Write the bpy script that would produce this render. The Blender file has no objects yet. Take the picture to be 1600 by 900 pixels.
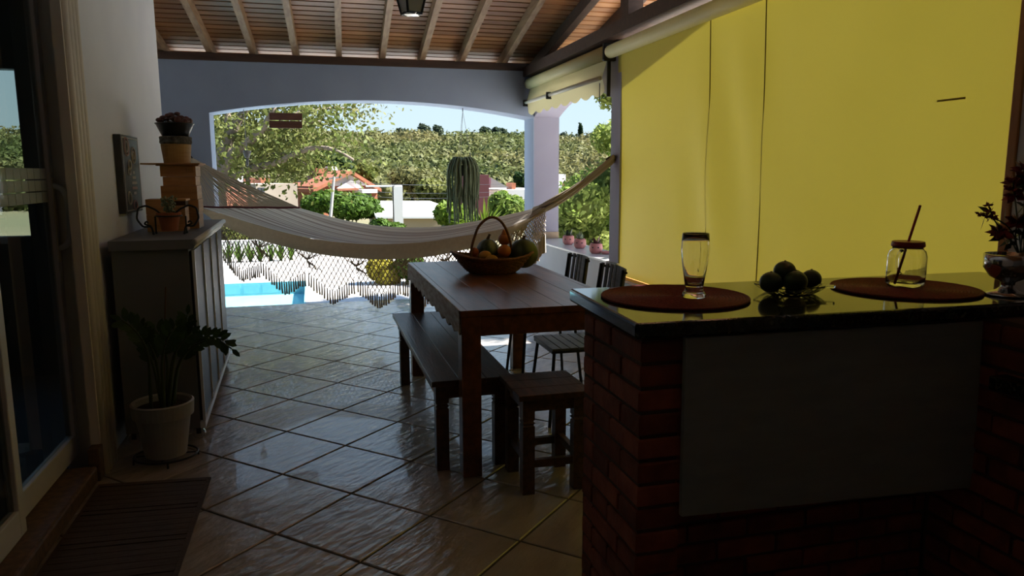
import bpy, math, random
import numpy as np
from mathutils import Vector, Matrix
random.seed(7); rng = np.random.default_rng(7)
PI = math.pi
scn = bpy.context.scene
col = scn.collection
# ------------------------------------------------------------------ camera
H = 1.436; F = 1160.0
YAW, PITCH, ROLL = math.radians(-14.886), math.radians(8.805), math.radians(-0.164)
_f = np.array([-math.sin(YAW)*math.cos(PITCH), math.cos(YAW)*math.cos(PITCH), -math.sin(PITCH)])
_r = np.array([math.cos(YAW), math.sin(YAW), 0.0]); _u = np.cross(_r, _f)
_R, _U = math.cos(ROLL)*_r+math.sin(ROLL)*_u, -math.sin(ROLL)*_r+math.cos(ROLL)*_u
cam = bpy.data.cameras.new('camera'); cam.sensor_width = 36; cam.lens = F*36/1600; cam.clip_end = 2000; cam.clip_start = .05
co = bpy.data.objects.new('camera', cam); col.objects.link(co)
co.matrix_world = Matrix(((_R[0], _U[0], -_f[0], 0), (_R[1], _U[1], -_f[1], 0), (_R[2], _U[2], -_f[2], H), (0, 0, 0, 1)))
scn.camera = co
def ray(u, v): return (u-800)/F*_R - (v-450)/F*_U + _f
def at(u, v, y):
    d = ray(u, v); k = y/d[1]; return (d[0]*k, y, H+d[2]*k)
def atx(u, v, x):
    d = ray(u, v); k = x/d[0]; return (x, d[1]*k, H+d[2]*k)
def atz(u, v, z):
    d = ray(u, v); k = (z-H)/d[2]; return (d[0]*k, d[1]*k, z)
# ------------------------------------------------------------------ light
w = bpy.data.worlds.new('sky'); scn.world = w; w.use_nodes = True
nt = w.node_tree; nt.nodes.clear()
tcw = nt.nodes.new('ShaderNodeTexCoord'); spw = nt.nodes.new('ShaderNodeSeparateXYZ'); nt.links.new(tcw.outputs['Generated'], spw.inputs[0])
sky = nt.nodes.new('ShaderNodeValToRGB'); ce = sky.color_ramp.elements      # clear sky: pale at the horizon, bluer overhead
ce[0].position = 0.0; ce[0].color = (.275, .34, .365, 1); ce[1].position = .9; ce[1].color = (.10, .21, .45, 1)
e2 = ce.new(.22); e2.color = (.22, .305, .385, 1)
nt.links.new(spw.outputs[2], sky.inputs[0])
bg = nt.nodes.new('ShaderNodeBackground'); bg.inputs[1].default_value = 1.0
wo = nt.nodes.new('ShaderNodeOutputWorld'); nt.links.new(sky.outputs[0], bg.inputs[0]); nt.links.new(bg.outputs[0], wo.inputs[0])
sl = bpy.data.lights.new('sun', 'SUN'); sl.energy = 9.5; sl.angle = math.radians(.7); sl.color = (1, .965, .91)
so = bpy.data.objects.new('sun', sl); col.objects.link(so)
so.rotation_euler = Vector((-1, .04, -1.05)).to_track_quat('-Z', 'Y').to_euler()
scn.view_settings.view_transform = 'Standard'; scn.view_settings.look = 'None'; scn.view_settings.gamma = 1
scn.view_settings.use_curve_mapping = False; scn.view_settings.exposure = 1.5
# ------------------------------------------------------------------ materials
def mat(name, c, rough=.6, c2=None, scale=6, stretch=(1, 1, 1), bump=0, bscale=30, metal=0, spec=.5, island=0, rnd=0, detail=4, trans=None, contrast=(.35, .65), coat=0):
    m = bpy.data.materials.new(name); m.use_nodes = True; n = m.node_tree; L = n.links
    p = n.nodes['Principled BSDF']; p.inputs['Roughness'].default_value = rough; p.inputs['Metallic'].default_value = metal
    p.inputs['Specular IOR Level'].default_value = spec; p.inputs['Coat Weight'].default_value = coat
    tc = n.nodes.new('ShaderNodeTexCoord'); mp = n.nodes.new('ShaderNodeMapping'); mp.inputs['Scale'].default_value = stretch
    if rnd:
        oi = n.nodes.new('ShaderNodeObjectInfo'); va = n.nodes.new('ShaderNodeVectorMath'); va.operation = 'ADD'
        ml = n.nodes.new('ShaderNodeMath'); ml.operation = 'MULTIPLY'; ml.inputs[1].default_value = 37.0
        L.new(oi.outputs['Random'], ml.inputs[0]); L.new(tc.outputs['Object'], va.inputs[0]); L.new(ml.outputs[0], va.inputs[1]); L.new(va.outputs[0], mp.inputs[0])
    else: L.new(tc.outputs['Object'], mp.inputs[0])
    out = None
    p.inputs['Base Color'].default_value = (*c, 1)
    if c2:
        nz = n.nodes.new('ShaderNodeTexNoise'); nz.inputs['Scale'].default_value = scale; nz.inputs['Detail'].default_value = detail
        L.new(mp.outputs[0], nz.inputs[0]); cr = n.nodes.new('ShaderNodeValToRGB')
        cr.color_ramp.elements[0].position, cr.color_ramp.elements[1].position = contrast
        cr.color_ramp.elements[0].color = (*c, 1); cr.color_ramp.elements[1].color = (*c2, 1)
        L.new(nz.outputs[0], cr.inputs[0]); out = cr.outputs[0]
    if island or rnd > 1:
        if island: ge = n.nodes.new('ShaderNodeNewGeometry'); src = ge.outputs['Random Per Island']
        else: src = oi.outputs['Random']
        hs = n.nodes.new('ShaderNodeHueSaturation'); mr = n.nodes.new('ShaderNodeMapRange'); am = island or .3
        mr.inputs[3].default_value = 1-am; mr.inputs[4].default_value = 1+am
        L.new(src, mr.inputs[0]); L.new(mr.outputs[0], hs.inputs['Value'])
        if out: L.new(out, hs.inputs['Color'])
        else: hs.inputs['Color'].default_value = (*c, 1)
        out = hs.outputs[0]
    if out: L.new(out, p.inputs['Base Color'])
    if bump:
        bz = n.nodes.new('ShaderNodeTexNoise'); bz.inputs['Scale'].default_value = bscale; bz.inputs['Detail'].default_value = 5
        L.new(mp.outputs[0], bz.inputs[0]); bp = n.nodes.new('ShaderNodeBump'); bp.inputs['Strength'].default_value = bump; bp.inputs['Distance'].default_value = .01
        L.new(bz.outputs[0], bp.inputs['Height']); L.new(bp.outputs[0], p.inputs['Normal'])
    if trans:
        tr = n.nodes.new('ShaderNodeBsdfTranslucent'); mx = n.nodes.new('ShaderNodeMixShader'); mx.inputs[0].default_value = trans
        if out: L.new(out, tr.inputs[0])
        else: tr.inputs[0].default_value = (*c, 1)
        L.new(p.outputs[0], mx.inputs[1]); L.new(tr.outputs[0], mx.inputs[2]); L.new(mx.outputs[0], n.nodes['Material Output'].inputs[0])
    return m
def pane_mat(name, tint, gloss_ior=1.5, alpha=0, c=(1, 1, 1)):
    m = bpy.data.materials.new(name); m.use_nodes = True; n = m.node_tree; n.nodes.clear(); L = n.links
    o = n.nodes.new('ShaderNodeOutputMaterial'); t = n.nodes.new('ShaderNodeBsdfTransparent'); t.inputs[0].default_value = (*tint, 1)
    g = n.nodes.new('ShaderNodeBsdfGlossy'); g.inputs['Roughness'].default_value = 0.0
    fr = n.nodes.new('ShaderNodeFresnel'); fr.inputs[0].default_value = gloss_ior; mx = n.nodes.new('ShaderNodeMixShader')
    ge = n.nodes.new('ShaderNodeNewGeometry'); sb_ = n.nodes.new('ShaderNodeMath'); sb_.operation = 'SUBTRACT'; sb_.use_clamp = True
    L.new(fr.outputs[0], sb_.inputs[0]); L.new(ge.outputs['Backfacing'], sb_.inputs[1])      # only the outer face mirrors
    L.new(sb_.outputs[0], mx.inputs[0]); L.new(t.outputs[0], mx.inputs[1]); L.new(g.outputs[0], mx.inputs[2])
    last = mx
    if alpha:
        d = n.nodes.new('ShaderNodeBsdfDiffuse'); d.inputs[0].default_value = (*c, 1); m2 = n.nodes.new('ShaderNodeMixShader'); m2.inputs[0].default_value = alpha
        L.new(mx.outputs[0], m2.inputs[1]); L.new(d.outputs[0], m2.inputs[2]); last = m2
    L.new(last.outputs[0], o.inputs[0]); return m
M = {}
M['tile'] = mat('tile', (.41, .37, .335), .24, (.29, .245, .21), 2.2, (1, 2.6, 1), .9, 9, rnd=1, spec=1.0, detail=7, coat=.35)
M['grout'] = mat('grout', (.05, .035, .028), .9)
M['wall_grey'] = mat('wall_grey', (.80, .82, .87), .85, (.76, .78, .84), 3, bump=.1, bscale=60)
M['wall_blue'] = mat('wall_blue', (.29, .355, .47), .85, (.27, .33, .445), 3, bump=.1, bscale=60)
M['lavender'] = mat('lavender', (.36, .345, .43), .85, (.34, .325, .41), 3)
M['white_wall'] = mat('white_wall', (.74, .74, .74), .8, (.66, .66, .67), 2)
M['tan'] = mat('tan', (.5, .36, .24), .6)
M['cream'] = mat('cream', (.74, .70, .63), .5)
M['plank'] = mat('plank', (.28, .105, .034), .38, (.38, .185, .07), 5, (.7, 6, 6), rnd=2, spec=.5, bump=.1)
M['rafter'] = mat('rafter', (.36, .235, .125), .6, (.24, .135, .07), 5, (6, .7, 6), bump=.25, rnd=1)
M['dark_beam'] = mat('dark_beam', (.07, .035, .02), .55, (.045, .022, .013), 5, (.7, 5, 5), bump=.2)
M['brick'] = mat('brick', (.27, .07, .035), .8, (.17, .042, .024), 14, bump=.5, bscale=40, rnd=2)
M['mortar'] = mat('mortar', (.10, .06, .045), .95, bump=.4, bscale=80)
M['granite'] = mat('granite', (.012, .015, .012), .07, (.06, .065, .045), 90, spec=.6, contrast=(.5, .68))
M['panel_grey'] = mat('panel_grey', (.25, .29, .29), .55, (.22, .26, .26), 8, (1, 1, 4))
M['table_wood'] = mat('table_wood', (.20, .075, .035), .33, (.10, .04, .022), 4, (7, .8, 7), bump=.12, bscale=14, spec=.5)
M['bench_wood'] = mat('bench_wood', (.11, .055, .035), .36, (.05, .028, .02), 5, (7, .8, 7), bump=.2, bscale=14)
M['stool_wood'] = mat('stool_wood', (.12, .062, .038), .4, (.05, .028, .02), 6, (7, 1.2, 7), bump=.25, bscale=14)
M['sawn_lit_edge'] = mat('sawn_lit_edge', (.40, .34, .28), .7, (.20, .13, .09), 9, (5, 1.2, 5), bump=.5, bscale=16)  # rough-sawn wood, with light on that side put into its pale colour
M['honey_wood'] = mat('honey_wood', (.50, .26, .10), .5, (.38, .18, .065), 5, (1.5, 1.5, 9), bump=.08, rnd=2)
M['black_metal'] = mat('black_metal', (.012, .012, .013), .4, spec=.5)
M['iron'] = mat('iron', (.01, .01, .01), .5)
M['slat_dark'] = mat('slat_dark', (.13, .13, .145), .45, (.08, .08, .095), 8, (1, 1, 5))
M['cabinet'] = mat('cabinet', (.17, .18, .20), .55, (.15, .16, .18), 4)
M['cabinet_door'] = mat('cabinet_door', (.035, .037, .05), .5, spec=.3)
M['white_rail_lit_edge'] = mat('white_rail_lit_edge', (.70, .72, .74), .3)  # white of the bottom rail; on mouldings and door edges a painted highlight
M['alu_white'] = mat('alu_white', (.60, .62, .64), .35)
M['stone'] = mat('stone', (.17, .10, .065), .55, (.09, .06, .045), 35, bump=.15)
M['mat_brown'] = mat('mat_brown', (.13, .085, .07), .95, (.085, .057, .05), 8, (1, 14, 1), .7, 90)
M['blind'] = mat('blind', (.56, .47, .06), .55, (.53, .445, .052), 1.2, trans=.056)
M['awning'] = mat('awning', (.80, .74, .42), .55, trans=.28)
M['aluminium'] = mat('aluminium', (.62, .60, .50), .35)
M['rust'] = mat('rust', (.50, .37, .045), .9, trans=.05)
M['seam'] = mat('seam', (.22, .17, .03), .7, trans=.08)
M['post_wood'] = mat('post_wood', (.55, .26, .07), .5, (.42, .18, .05), 6, (6, 6, .8))
M['maroon'] = mat('maroon', (.12, .018, .025), .8)
M['cord'] = mat('cord', (.44, .36, .27), .9, island=.2)
M['string'] = mat('string', (.52, .45, .34), .9, island=.25)
M['redmat'] = mat('redmat', (.24, .03, .025), .75, (.15, .018, .018), 120, bump=.3, bscale=200)
M['red'] = mat('red', (.32, .02, .02), .4)
M['lime'] = mat('lime', (.030, .060, .012), .35, (.018, .04, .008), 10, bump=.12, bscale=90)
M['wicker'] = mat('wicker', (.20, .075, .03), .55, (.10, .035, .016), 40, island=.25)
M['squash_dark'] = mat('squash_dark', (.02, .045, .018), .4, (.10, .13, .03), 7, (1, 1, .25), contrast=(.5, .7))
M['squash_green'] = mat('squash_green', (.03, .06, .04), .4, (.28, .33, .22), 9, (1, 1, .3), contrast=(.55, .68))
M['orange'] = mat('orange', (.50, .17, .045), .45, (.42, .13, .03), 6)
M['yellow_fruit'] = mat('yellow_fruit', (.50, .27, .05), .45, (.40, .20, .035), 9)
M['stem_brown'] = mat('stem_brown', (.09, .05, .025), .8)
M['terracotta'] = mat('terracotta', (.36, .11, .05), .8, (.30, .09, .04), 9)
M['pot_grey'] = mat('pot_grey', (.32, .32, .33), .6, (.27, .27, .28), 6)
M['soil'] = mat('soil', (.035, .022, .015), 1, bump=.6, bscale=60)
M['zz_leaf'] = mat('zz_leaf', (.03, .075, .02), .3, island=.3)
M['zz_stem'] = mat('zz_stem', (.05, .08, .03), .5)
M['red_leaf'] = mat('red_leaf', (.10, .03, .025), .5, island=.35)
M['black_pot'] = mat('black_pot', (.012, .016, .014), .3)
M['bark'] = mat('bark', (.20, .185, .16), .95, (.07, .06, .05), 40, bump=.9, bscale=45)
M['pale_wood'] = mat('pale_wood', (.46, .27, .09), .6, (.36, .19, .06), 7, (1, 1, 6))
M['succulent'] = mat('succulent', (.20, .24, .15), .6, island=.3)
M['pink'] = mat('pink', (.62, .24, .22), .5)
M['tile_white'] = mat('tile_white', (.78, .78, .80), .25)
M['cactus'] = mat('cactus', (.11, .13, .06), .7, island=.4)
M['sign_wood'] = mat('sign_wood', (.15, .055, .03), .7, (.10, .035, .02), 8, (1, 6, 6))
M['grey_orn'] = mat('grey_orn', (.28, .27, .26), .8)
M['picture_black'] = mat('picture_black', (.03, .03, .03), .5, (.05, .05, .045), 12)
M['chalk'] = mat('chalk', (.50, .46, .42), .8)
M['chalk_pink'] = mat('chalk_pink', (.46, .30, .27), .8)
M['chrome'] = mat('chrome', (.7, .7, .72), .18, metal=1)
M['silver'] = mat('silver', (.5, .5, .52), .12, metal=1)
M['flower_red'] = mat('flower_red', (.19, .010, .022), .6, island=.35)
M['dark_leaf'] = mat('dark_leaf', (.02, .035, .015), .5, island=.3)
M['lamp_glass'] = mat('lamp_glass', (.50, .50, .45), .3, trans=.5)
gl = mat('clear_glass', (1, 1, 1), .0); gl.node_tree.nodes['Principled BSDF'].inputs['Transmission Weight'].default_value = 1; gl.node_tree.nodes['Principled BSDF'].inputs['IOR'].default_value = 1.45
M['clear_glass'] = gl
M['door_glass'] = pane_mat('door_glass', (.62, .68, .66), 1.75)
M['frost'] = pane_mat('frost', (.6, .65, .65), 1.4, .6, (.62, .70, .68))
M['shade_wall'] = mat('shade_wall', (.30, .30, .31), .8)
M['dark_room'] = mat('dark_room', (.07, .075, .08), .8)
# outdoors
M['deck'] = mat('deck', (.72, .69, .66), .7, (.66, .61, .56), 2)
M['pool_tile'] = mat('pool_tile', (.17, .44, .50), .4, (.20, .47, .52), 9)
wat = mat('water', (.20, .50, .56), .05, (.24, .53, .58), 1.5, bump=.2, bscale=3); M['water'] = wat
M['grass'] = mat('grass', (.10, .14, .04), .95, (.16, .15, .06), .8, bump=.5, bscale=8)
M['earth'] = mat('earth', (.09, .09, .04), 1, (.14, .115, .06), .06, detail=8)
def leafmat(n, c, c2, sc=.3, tr=.3, k=.37):
    c = tuple(q*k for q in c); c2 = tuple(q*k for q in c2); return mat(n, c, .6, c2, sc, island=.26, trans=tr, spec=.12)
M['leaf_hill'] = leafmat('leaf_hill', (.13, .175, .05), (.28, .255, .10), .028, .3, .5)
M['leaf_green'] = leafmat('leaf_green', (.10, .21, .025), (.17, .30, .04))
M['leaf_dark'] = leafmat('leaf_dark', (.035, .085, .025), (.06, .12, .03))
M['leaf_yellow'] = leafmat('leaf_yellow', (.24, .30, .06), (.34, .36, .10))
M['leaf_hedge'] = leafmat('leaf_hedge', (.12, .21, .035), (.30, .35, .09), 1.4, .62, .8)
M['leaf_gum'] = leafmat('leaf_gum', (.10, .15, .09), (.15, .20, .12))
M['leaf_lime'] = leafmat('leaf_lime', (.24, .40, .035), (.36, .48, .06))
M['leaf_tree'] = leafmat('leaf_tree', (.20, .27, .06), (.36, .37, .11), .5)
M['leaf_gold'] = leafmat('leaf_gold', (.40, .30, .03), (.34, .32, .05), .3, .4, .9)
M['trunk'] = mat('trunk', (.20, .16, .12), .9, (.13, .10, .075), 3, (1, 1, .3), bump=.6)
M['house_orange'] = mat('house_orange', (0.270, 0.090, 0.041), .85, (0.234, 0.077, 0.036), .4)
M['house_white'] = mat('house_white', (.85, .84, .82), .8)
M['house_grey'] = mat('house_grey', (.52, .50, .50), .8)
M['house_beige'] = mat('house_beige', (0.279, 0.225, 0.149), .85, (0.252, 0.198, 0.126), .3)
M['plaster'] = mat('plaster', (0.270, 0.234, 0.189), .9, (0.216, 0.180, 0.144), .35)
M['maroon_wall'] = mat('maroon_wall', (0.162, 0.045, 0.050), .8, (0.144, 0.041, 0.045), .3)
M['roof_tile'] = mat('roof_tile', (0.261, 0.090, 0.041), .85, (0.198, 0.063, 0.029), 1.5)
M['window_dark'] = mat('window_dark', (.03, .035, .045), .2)
M['pole'] = mat('pole', (.38, .37, .36), .9)
# ------------------------------------------------------------------ mesh builder
class MB:
    def __init__(s): s.v = []; s.f = []; s.uv = None
    def add(s, vs, fs):
        o = len(s.v); s.v += [tuple(map(float, q)) for q in vs]; s.f += [tuple(o+i for i in f) for f in fs]; return s
    def box(s, x0, x1, y0, y1, z0, z1):
        return s.add([(x0, y0, z0), (x1, y0, z0), (x1, y1, z0), (x0, y1, z0), (x0, y0, z1), (x1, y0, z1), (x1, y1, z1), (x0, y1, z1)],
                     [(0, 3, 2, 1), (4, 5, 6, 7), (0, 1, 5, 4), (1, 2, 6, 5), (2, 3, 7, 6), (3, 0, 4, 7)])
    def bar(s, a, b, wx, wz, up=(0, 0, 1)):
        a = Vector(a); b = Vector(b); d = (b-a).normalized(); sd = d.cross(Vector(up))
        if sd.length < 1e-4: sd = d.cross(Vector((0, 1, 0)))
        sd.normalize(); n = sd.cross(d).normalized(); sd = sd*wx/2; n = n*wz/2
        vs = [p+q for p in (a, b) for q in (-sd-n, sd-n, sd+n, -sd+n)]
        return s.add(vs, [(0, 3, 2, 1), (4, 5, 6, 7), (0, 1, 5, 4), (1, 2, 6, 5), (2, 3, 7, 6), (3, 0, 4, 7)])
    def tube(s, pts, r, n=8, cap=True, closed=False):
        pts = [Vector(q) for q in pts]; m = len(pts); rs = r if hasattr(r, '__len__') else [r]*m
        o = len(s.v); prev = None
        for i, q in enumerate(pts):
            if closed: d = pts[(i+1) % m]-pts[i-1]
            else: d = pts[min(i+1, m-1)]-pts[max(i-1, 0)]
            d = d.normalized() if d.length > 1e-9 else Vector((0, 0, 1))
            if prev is None:
                prev = d.cross(Vector((0, 0, 1)))
                if prev.length < 1e-3: prev = d.cross(Vector((1, 0, 0)))
            prev = (prev-d*prev.dot(d)).normalized(); b = d.cross(prev)
            for k in range(n):
                a = 2*PI*k/n; s.v.append(tuple(q+(prev*math.cos(a)+b*math.sin(a))*rs[i]))
        for i in range(m if closed else m-1):
            j = (i+1) % m
            for k in range(n): s.f.append((o+i*n+k, o+i*n+(k+1) % n, o+j*n+(k+1) % n, o+j*n+k))
        if cap and not closed:
            s.f.append(tuple(o+k for k in range(n))[::-1]); s.f.append(tuple(o+(m-1)*n+k for k in range(n)))
        return s
    def lathe(s, prof, c=(0, 0, 0), n=24, sx=1, sy=1, close=False):
        o = len(s.v); m = len(prof)
        for r, z in prof:
            for k in range(n): a = 2*PI*k/n; s.v.append((c[0]+r*sx*math.cos(a), c[1]+r*sy*math.sin(a), c[2]+z))
        for i in range(m-1):
            for k in range(n): s.f.append((o+i*n+k, o+i*n+(k+1) % n, o+(i+1)*n+(k+1) % n, o+(i+1)*n+k))
        if close: 
            for k in range(n): s.f.append((o+(m-1)*n+k, o+(m-1)*n+(k+1) % n, o+(k+1) % n, o+k))
        else:
            if prof[0][0] > 1e-4: s.f.append(tuple(o+k for k in range(n))[::-1])
            if prof[-1][0] > 1e-4: s.f.append(tuple(o+(m-1)*n+k for k in range(n)))
        return s
    def prism(s, poly, axis, a0, a1):   # poly of 2D points, extruded along axis 0/1/2
        n = len(poly)
        def mk(p, a): return [(a, p[0], p[1]), (p[0], a, p[1]), (p[0], p[1], a)][axis]
        vs = [mk(p, a0) for p in poly]+[mk(p, a1) for p in poly]
        return s.add(vs, [tuple(range(n))[::-1], tuple(range(n, 2*n))]+[(i, (i+1) % n, n+(i+1) % n, n+i) for i in range(n)])
    def grid(s, rows):
        o = len(s.v); a = len(rows); b = len(rows[0])
        for r in rows: s.v += [tuple(map(float, q)) for q in r]
        for i in range(a-1):
            for j in range(b-1): s.f.append((o+i*b+j, o+i*b+j+1, o+(i+1)*b+j+1, o+(i+1)*b+j))
        return s
    def ball(s, c, r, nu=16, nv=10, sq=(1, 1, 1), ribs=0, rd=0):
        pr = []
        o = len(s.v)
        for i in range(nv+1):
            t = PI*i/nv; rr = max(math.sin(t), .02)
            for k in range(nu):
                a = 2*PI*k/nu; q = 1-(rd*(.5-.5*math.cos(ribs*a)) if ribs else 0)
                s.v.append((c[0]+r*sq[0]*rr*q*math.cos(a), c[1]+r*sq[1]*rr*q*math.sin(a), c[2]-r*sq[2]*math.cos(t)))
        for i in range(nv):
            for k in range(nu): s.f.append((o+i*nu+k, o+i*nu+(k+1) % nu, o+(i+1)*nu+(k+1) % nu, o+(i+1)*nu+k))
        return s
    def mesh(s, name, m, smooth=False):
        me = bpy.data.meshes.new(name); me.from_pydata(s.v, [], s.f); me.materials.append(M[m])
        if smooth: me.polygons.foreach_set('use_smooth', [True]*len(me.polygons))
        me.update(); return me
    def build(s, name, m, parent=None, smooth=False, bevel=0, seg=2):
        o = bpy.data.objects.new(name, s.mesh(name, m, smooth)); col.objects.link(o)
        if parent: o.parent = parent
        if bevel:
            b = o.modifiers.new('bevel', 'BEVEL'); b.width = bevel; b.segments = seg; b.limit_method = 'ANGLE'
        return o
def tag(o, label, cat, group=None, kind=None):
    o['label'] = label; o['category'] = cat
    if group: o['group'] = group
    if kind: o['kind'] = kind
    return o
def thing(name, loc, label, cat, group=None, rz=0, kind=None):
    o = bpy.data.objects.new(name, None); col.objects.link(o); o.location = loc; o.rotation_euler = (0, 0, rz); o.empty_display_size = .1
    return tag(o, label, cat, group, kind)
def inst(name, me, parent, loc=(0, 0, 0), rot=(0, 0, 0), sc=None):
    o = bpy.data.objects.new(name, me); col.objects.link(o); o.parent = parent; o.location = loc; o.rotation_euler = rot
    if sc: o.scale = sc
    return o
def copy_tree(o, parent=None):
    c = o.copy(); col.objects.link(c); c.parent = parent
    for ch in list(o.children): copy_tree(ch, c)
    return c
def interp(pts, n):
    P = np.array(pts, float); d = np.r_[0, np.cumsum(np.linalg.norm(np.diff(P, axis=0), axis=1))]; t = np.linspace(0, d[-1], n)
    # smooth: catmull via dense cubic-free blend
    Q = np.stack([np.interp(t, d, P[:, k]) for k in range(P.shape[1])], 1)
    for _ in range(2): Q[1:-1] = .25*Q[:-2]+.5*Q[1:-1]+.25*Q[2:]
    return Q
# leaves: one mesh of many small diamond quads
def leaf_obj(name, C, size, m, parent=None, aspect=.55, up=.0, dirs=None, extra=None, radial=None):
    C = np.asarray(C, float); n = len(C); sz = (size*(.6+.8*rng.random(n)))[:, None]
    d = rng.normal(size=(n, 3)) if dirs is None else np.asarray(dirs, float)+.35*rng.normal(size=(n, 3))
    d[:, 2] += up; d /= np.linalg.norm(d, axis=1)[:, None]
    e = np.cross(d, rng.normal(size=(n, 3))); e /= np.linalg.norm(e, axis=1)[:, None]
    if radial is not None:      # leaves lie roughly on the crown's surface
        nr_ = radial+.55*rng.normal(size=(n, 3)); nr_ /= np.linalg.norm(nr_, axis=1)[:, None]
        d = np.cross(nr_, rng.normal(size=(n, 3))); d /= np.linalg.norm(d, axis=1)[:, None]; e = np.cross(nr_, d)
    V = np.stack([C-d*sz*.5, C+e*sz*aspect*.5, C+d*sz*.5, C-e*sz*aspect*.5], 1).reshape(-1, 3)
    Fi = np.arange(4*n).reshape(-1, 4)
    if extra is not None: ev, ef = extra; Fi = np.vstack([Fi, ef+len(V)]); V = np.vstack([V, ev])
    me = bpy.data.meshes.new(name); k = len(Fi)
    me.vertices.add(len(V)); me.vertices.foreach_set('co', V.ravel()); me.loops.add(4*k); me.loops.foreach_set('vertex_index', Fi.ravel())
    me.polygons.add(k); me.polygons.foreach_set('loop_start', np.arange(k)*4); me.update(calc_edges=True); me.validate()
    me.materials.append(M[m]); o = bpy.data.objects.new(name, me); col.objects.link(o)
    if parent: o.parent = parent
    return o
def shell_points(cs, rs, per):
    global RAD
    out = []; RAD = []
    for c, r in zip(cs, rs):
        r = np.array(r if hasattr(r, '__len__') else (r, r, r*.85)); d = rng.normal(size=(per, 3)); d /= np.linalg.norm(d, axis=1)[:, None]
        out.append(np.array(c)+d*r*(.62+.43*rng.random((per, 1)))); RAD.append(d)
    RAD = np.vstack(RAD); return np.vstack(out)
# ================================================================== the room: constants
XL, XR, YB, YBO = -1.055, 2.427, 8.14, 8.50
XRO = 2.72
YE = 6.10                                  # end of the house wall on the left
ZB = 2.547                                 # underside of the wall-plate beam
SL = .20; SK = .035                        # roof pitch (along y) and rafters' slight skew
YRG = 1.4
def zr(y): return 2.735+SL*(YB-max(y, 2*YRG-y))          # underside of the ceiling boards' rafters top
# ---- floor with diagonal tiles
P = .44; G = (.112, 3.893)
floor = MB().box(-1.80, XRO, -2.6, YBO, -.12, -.007).build('floor', 'grout'); tag(floor, 'brown slate-look tiled terrace floor laid diagonally with dark joints', 'floor', kind='structure')
def clip(poly, x0, x1, y0, y1):
    for ax, val, sg in ((0, x0, 1), (0, x1, -1), (1, y0, 1), (1, y1, -1)):
        out = []
        for i in range(len(poly)):
            a, b = poly[i-1], poly[i]; da, db = sg*(a[ax]-val), sg*(b[ax]-val)
            if (da >= 0) != (db >= 0): t = da/(da-db); out.append((a[0]+(b[0]-a[0])*t, a[1]+(b[1]-a[1])*t))
            if db >= 0: out.append(b)
        poly = out
        if not poly: break
    return poly
def tile_mesh(poly):
    n = len(poly); cx = sum(p[0] for p in poly)/n; cy = sum(p[1] for p in poly)/n
    def ins(d): return [(p[0]+(cx-p[0])*d/max(.05, math.hypot(p[0]-cx, p[1]-cy)), p[1]+(cy-p[1])*d/max(.05, math.hypot(p[0]-cx, p[1]-cy))) for p in poly]
    b = MB(); q = ins(.006)
    vs = [(p[0], p[1], -.008) for p in poly]+[(p[0], p[1], -.003) for p in poly]+[(p[0], p[1], 0) for p in q]
    fs = [tuple(range(2*n, 3*n))]+[(k*n+i, k*n+(i+1) % n, (k+1)*n+(i+1) % n, (k+1)*n+i) for k in (0, 1) for i in range(n)]
    return b.add(vs, fs)
hs = P/2-.0045; s2 = math.sqrt(.5)
loc_sq = [(-hs, -hs), (hs, -hs), (hs, hs), (-hs, hs)]
full = tile_mesh(loc_sq).mesh('floor_tile', 'tile')
def rot45(p): return ((p[0]-p[1])*s2, (p[0]+p[1])*s2)
def irot(p): return ((p[0]+p[1])*s2, (-p[0]+p[1])*s2)
ntile = 0
for i in range(-30, 30):
    for j in range(-30, 30):
        c = (G[0]+((i+.5)-(j+.5))*P*s2, G[1]+((i+.5)+(j+.5))*P*s2)
        if not (-2.8 < c[0] < XRO+.3 and -.9 < c[1] < YBO+.3): continue
        if c[0] < XL-.35 and c[1] < YE-.35: continue
        wp = [(c[0]+rot45(p)[0], c[1]+rot45(p)[1]) for p in loc_sq]
        x0 = XL if c[1] < YE-.1 else -1.70
        cp = clip(wp, x0, XRO-.002, -.9, YBO-.002)
        if len(cp) < 3: continue
        xs = [p[0] for p in cp]; ys = [p[1] for p in cp]
        if max(xs)-min(xs) < .04 or max(ys)-min(ys) < .04: continue
        if len(cp) == 4 and all(abs(a[0]-b[0])+abs(a[1]-b[1]) < 1e-6 for a, b in zip(sorted(cp), sorted(wp))): me = full
        else: me = tile_mesh([irot((p[0]-c[0], p[1]-c[1])) for p in cp]).mesh('floor_tile', 'tile')
        inst('floor_tile', me, floor, (c[0], c[1], 0), (0, 0, PI/4)); ntile += 1
# ---- walls
def arch_wall(axis, a0, a1, s0, s1, zs, za, b0, b1, ztop, z0=0.0, n=20):
    """solid wall with an arched opening s0..s1 (springing zs, apex za), along coordinate a0..a1, thickness b0..b1"""
    m = MB()
    def q(a, b, z): return (a, b, z) if axis == 0 else (b, a, z)
    arc = []
    half = (s1-s0)/2; rise = za-zs; R_ = (half*half+rise*rise)/(2*rise); mid = (s0+s1)/2
    for i in range(n+1):
        a = s0+(s1-s0)*i/n; arc.append((a, za-R_+math.sqrt(R_*R_-(a-mid)**2)))
    def slab(pl):
        k = len(pl); vs = [q(a, b0, z) for a, z in pl]+[q(a, b1, z) for a, z in pl]
        m.add(vs, [tuple(range(k)), tuple(range(k, 2*k))[::-1]]+[(i, (i+1) % k, k+(i+1) % k, k+i)[::-1] for i in range(k)])
    if s0-a0 > .001: slab([(a0, z0), (s0, z0), (s0, ztop), (a0, ztop)])
    if a1-s1 > .001: slab([(s1, z0), (a1, z0), (a1, ztop), (s1, ztop)])
    for i in range(n):
        slab([arc[i], arc[i+1], (arc[i+1][0], ztop), (arc[i][0], ztop)])
    return m
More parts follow.
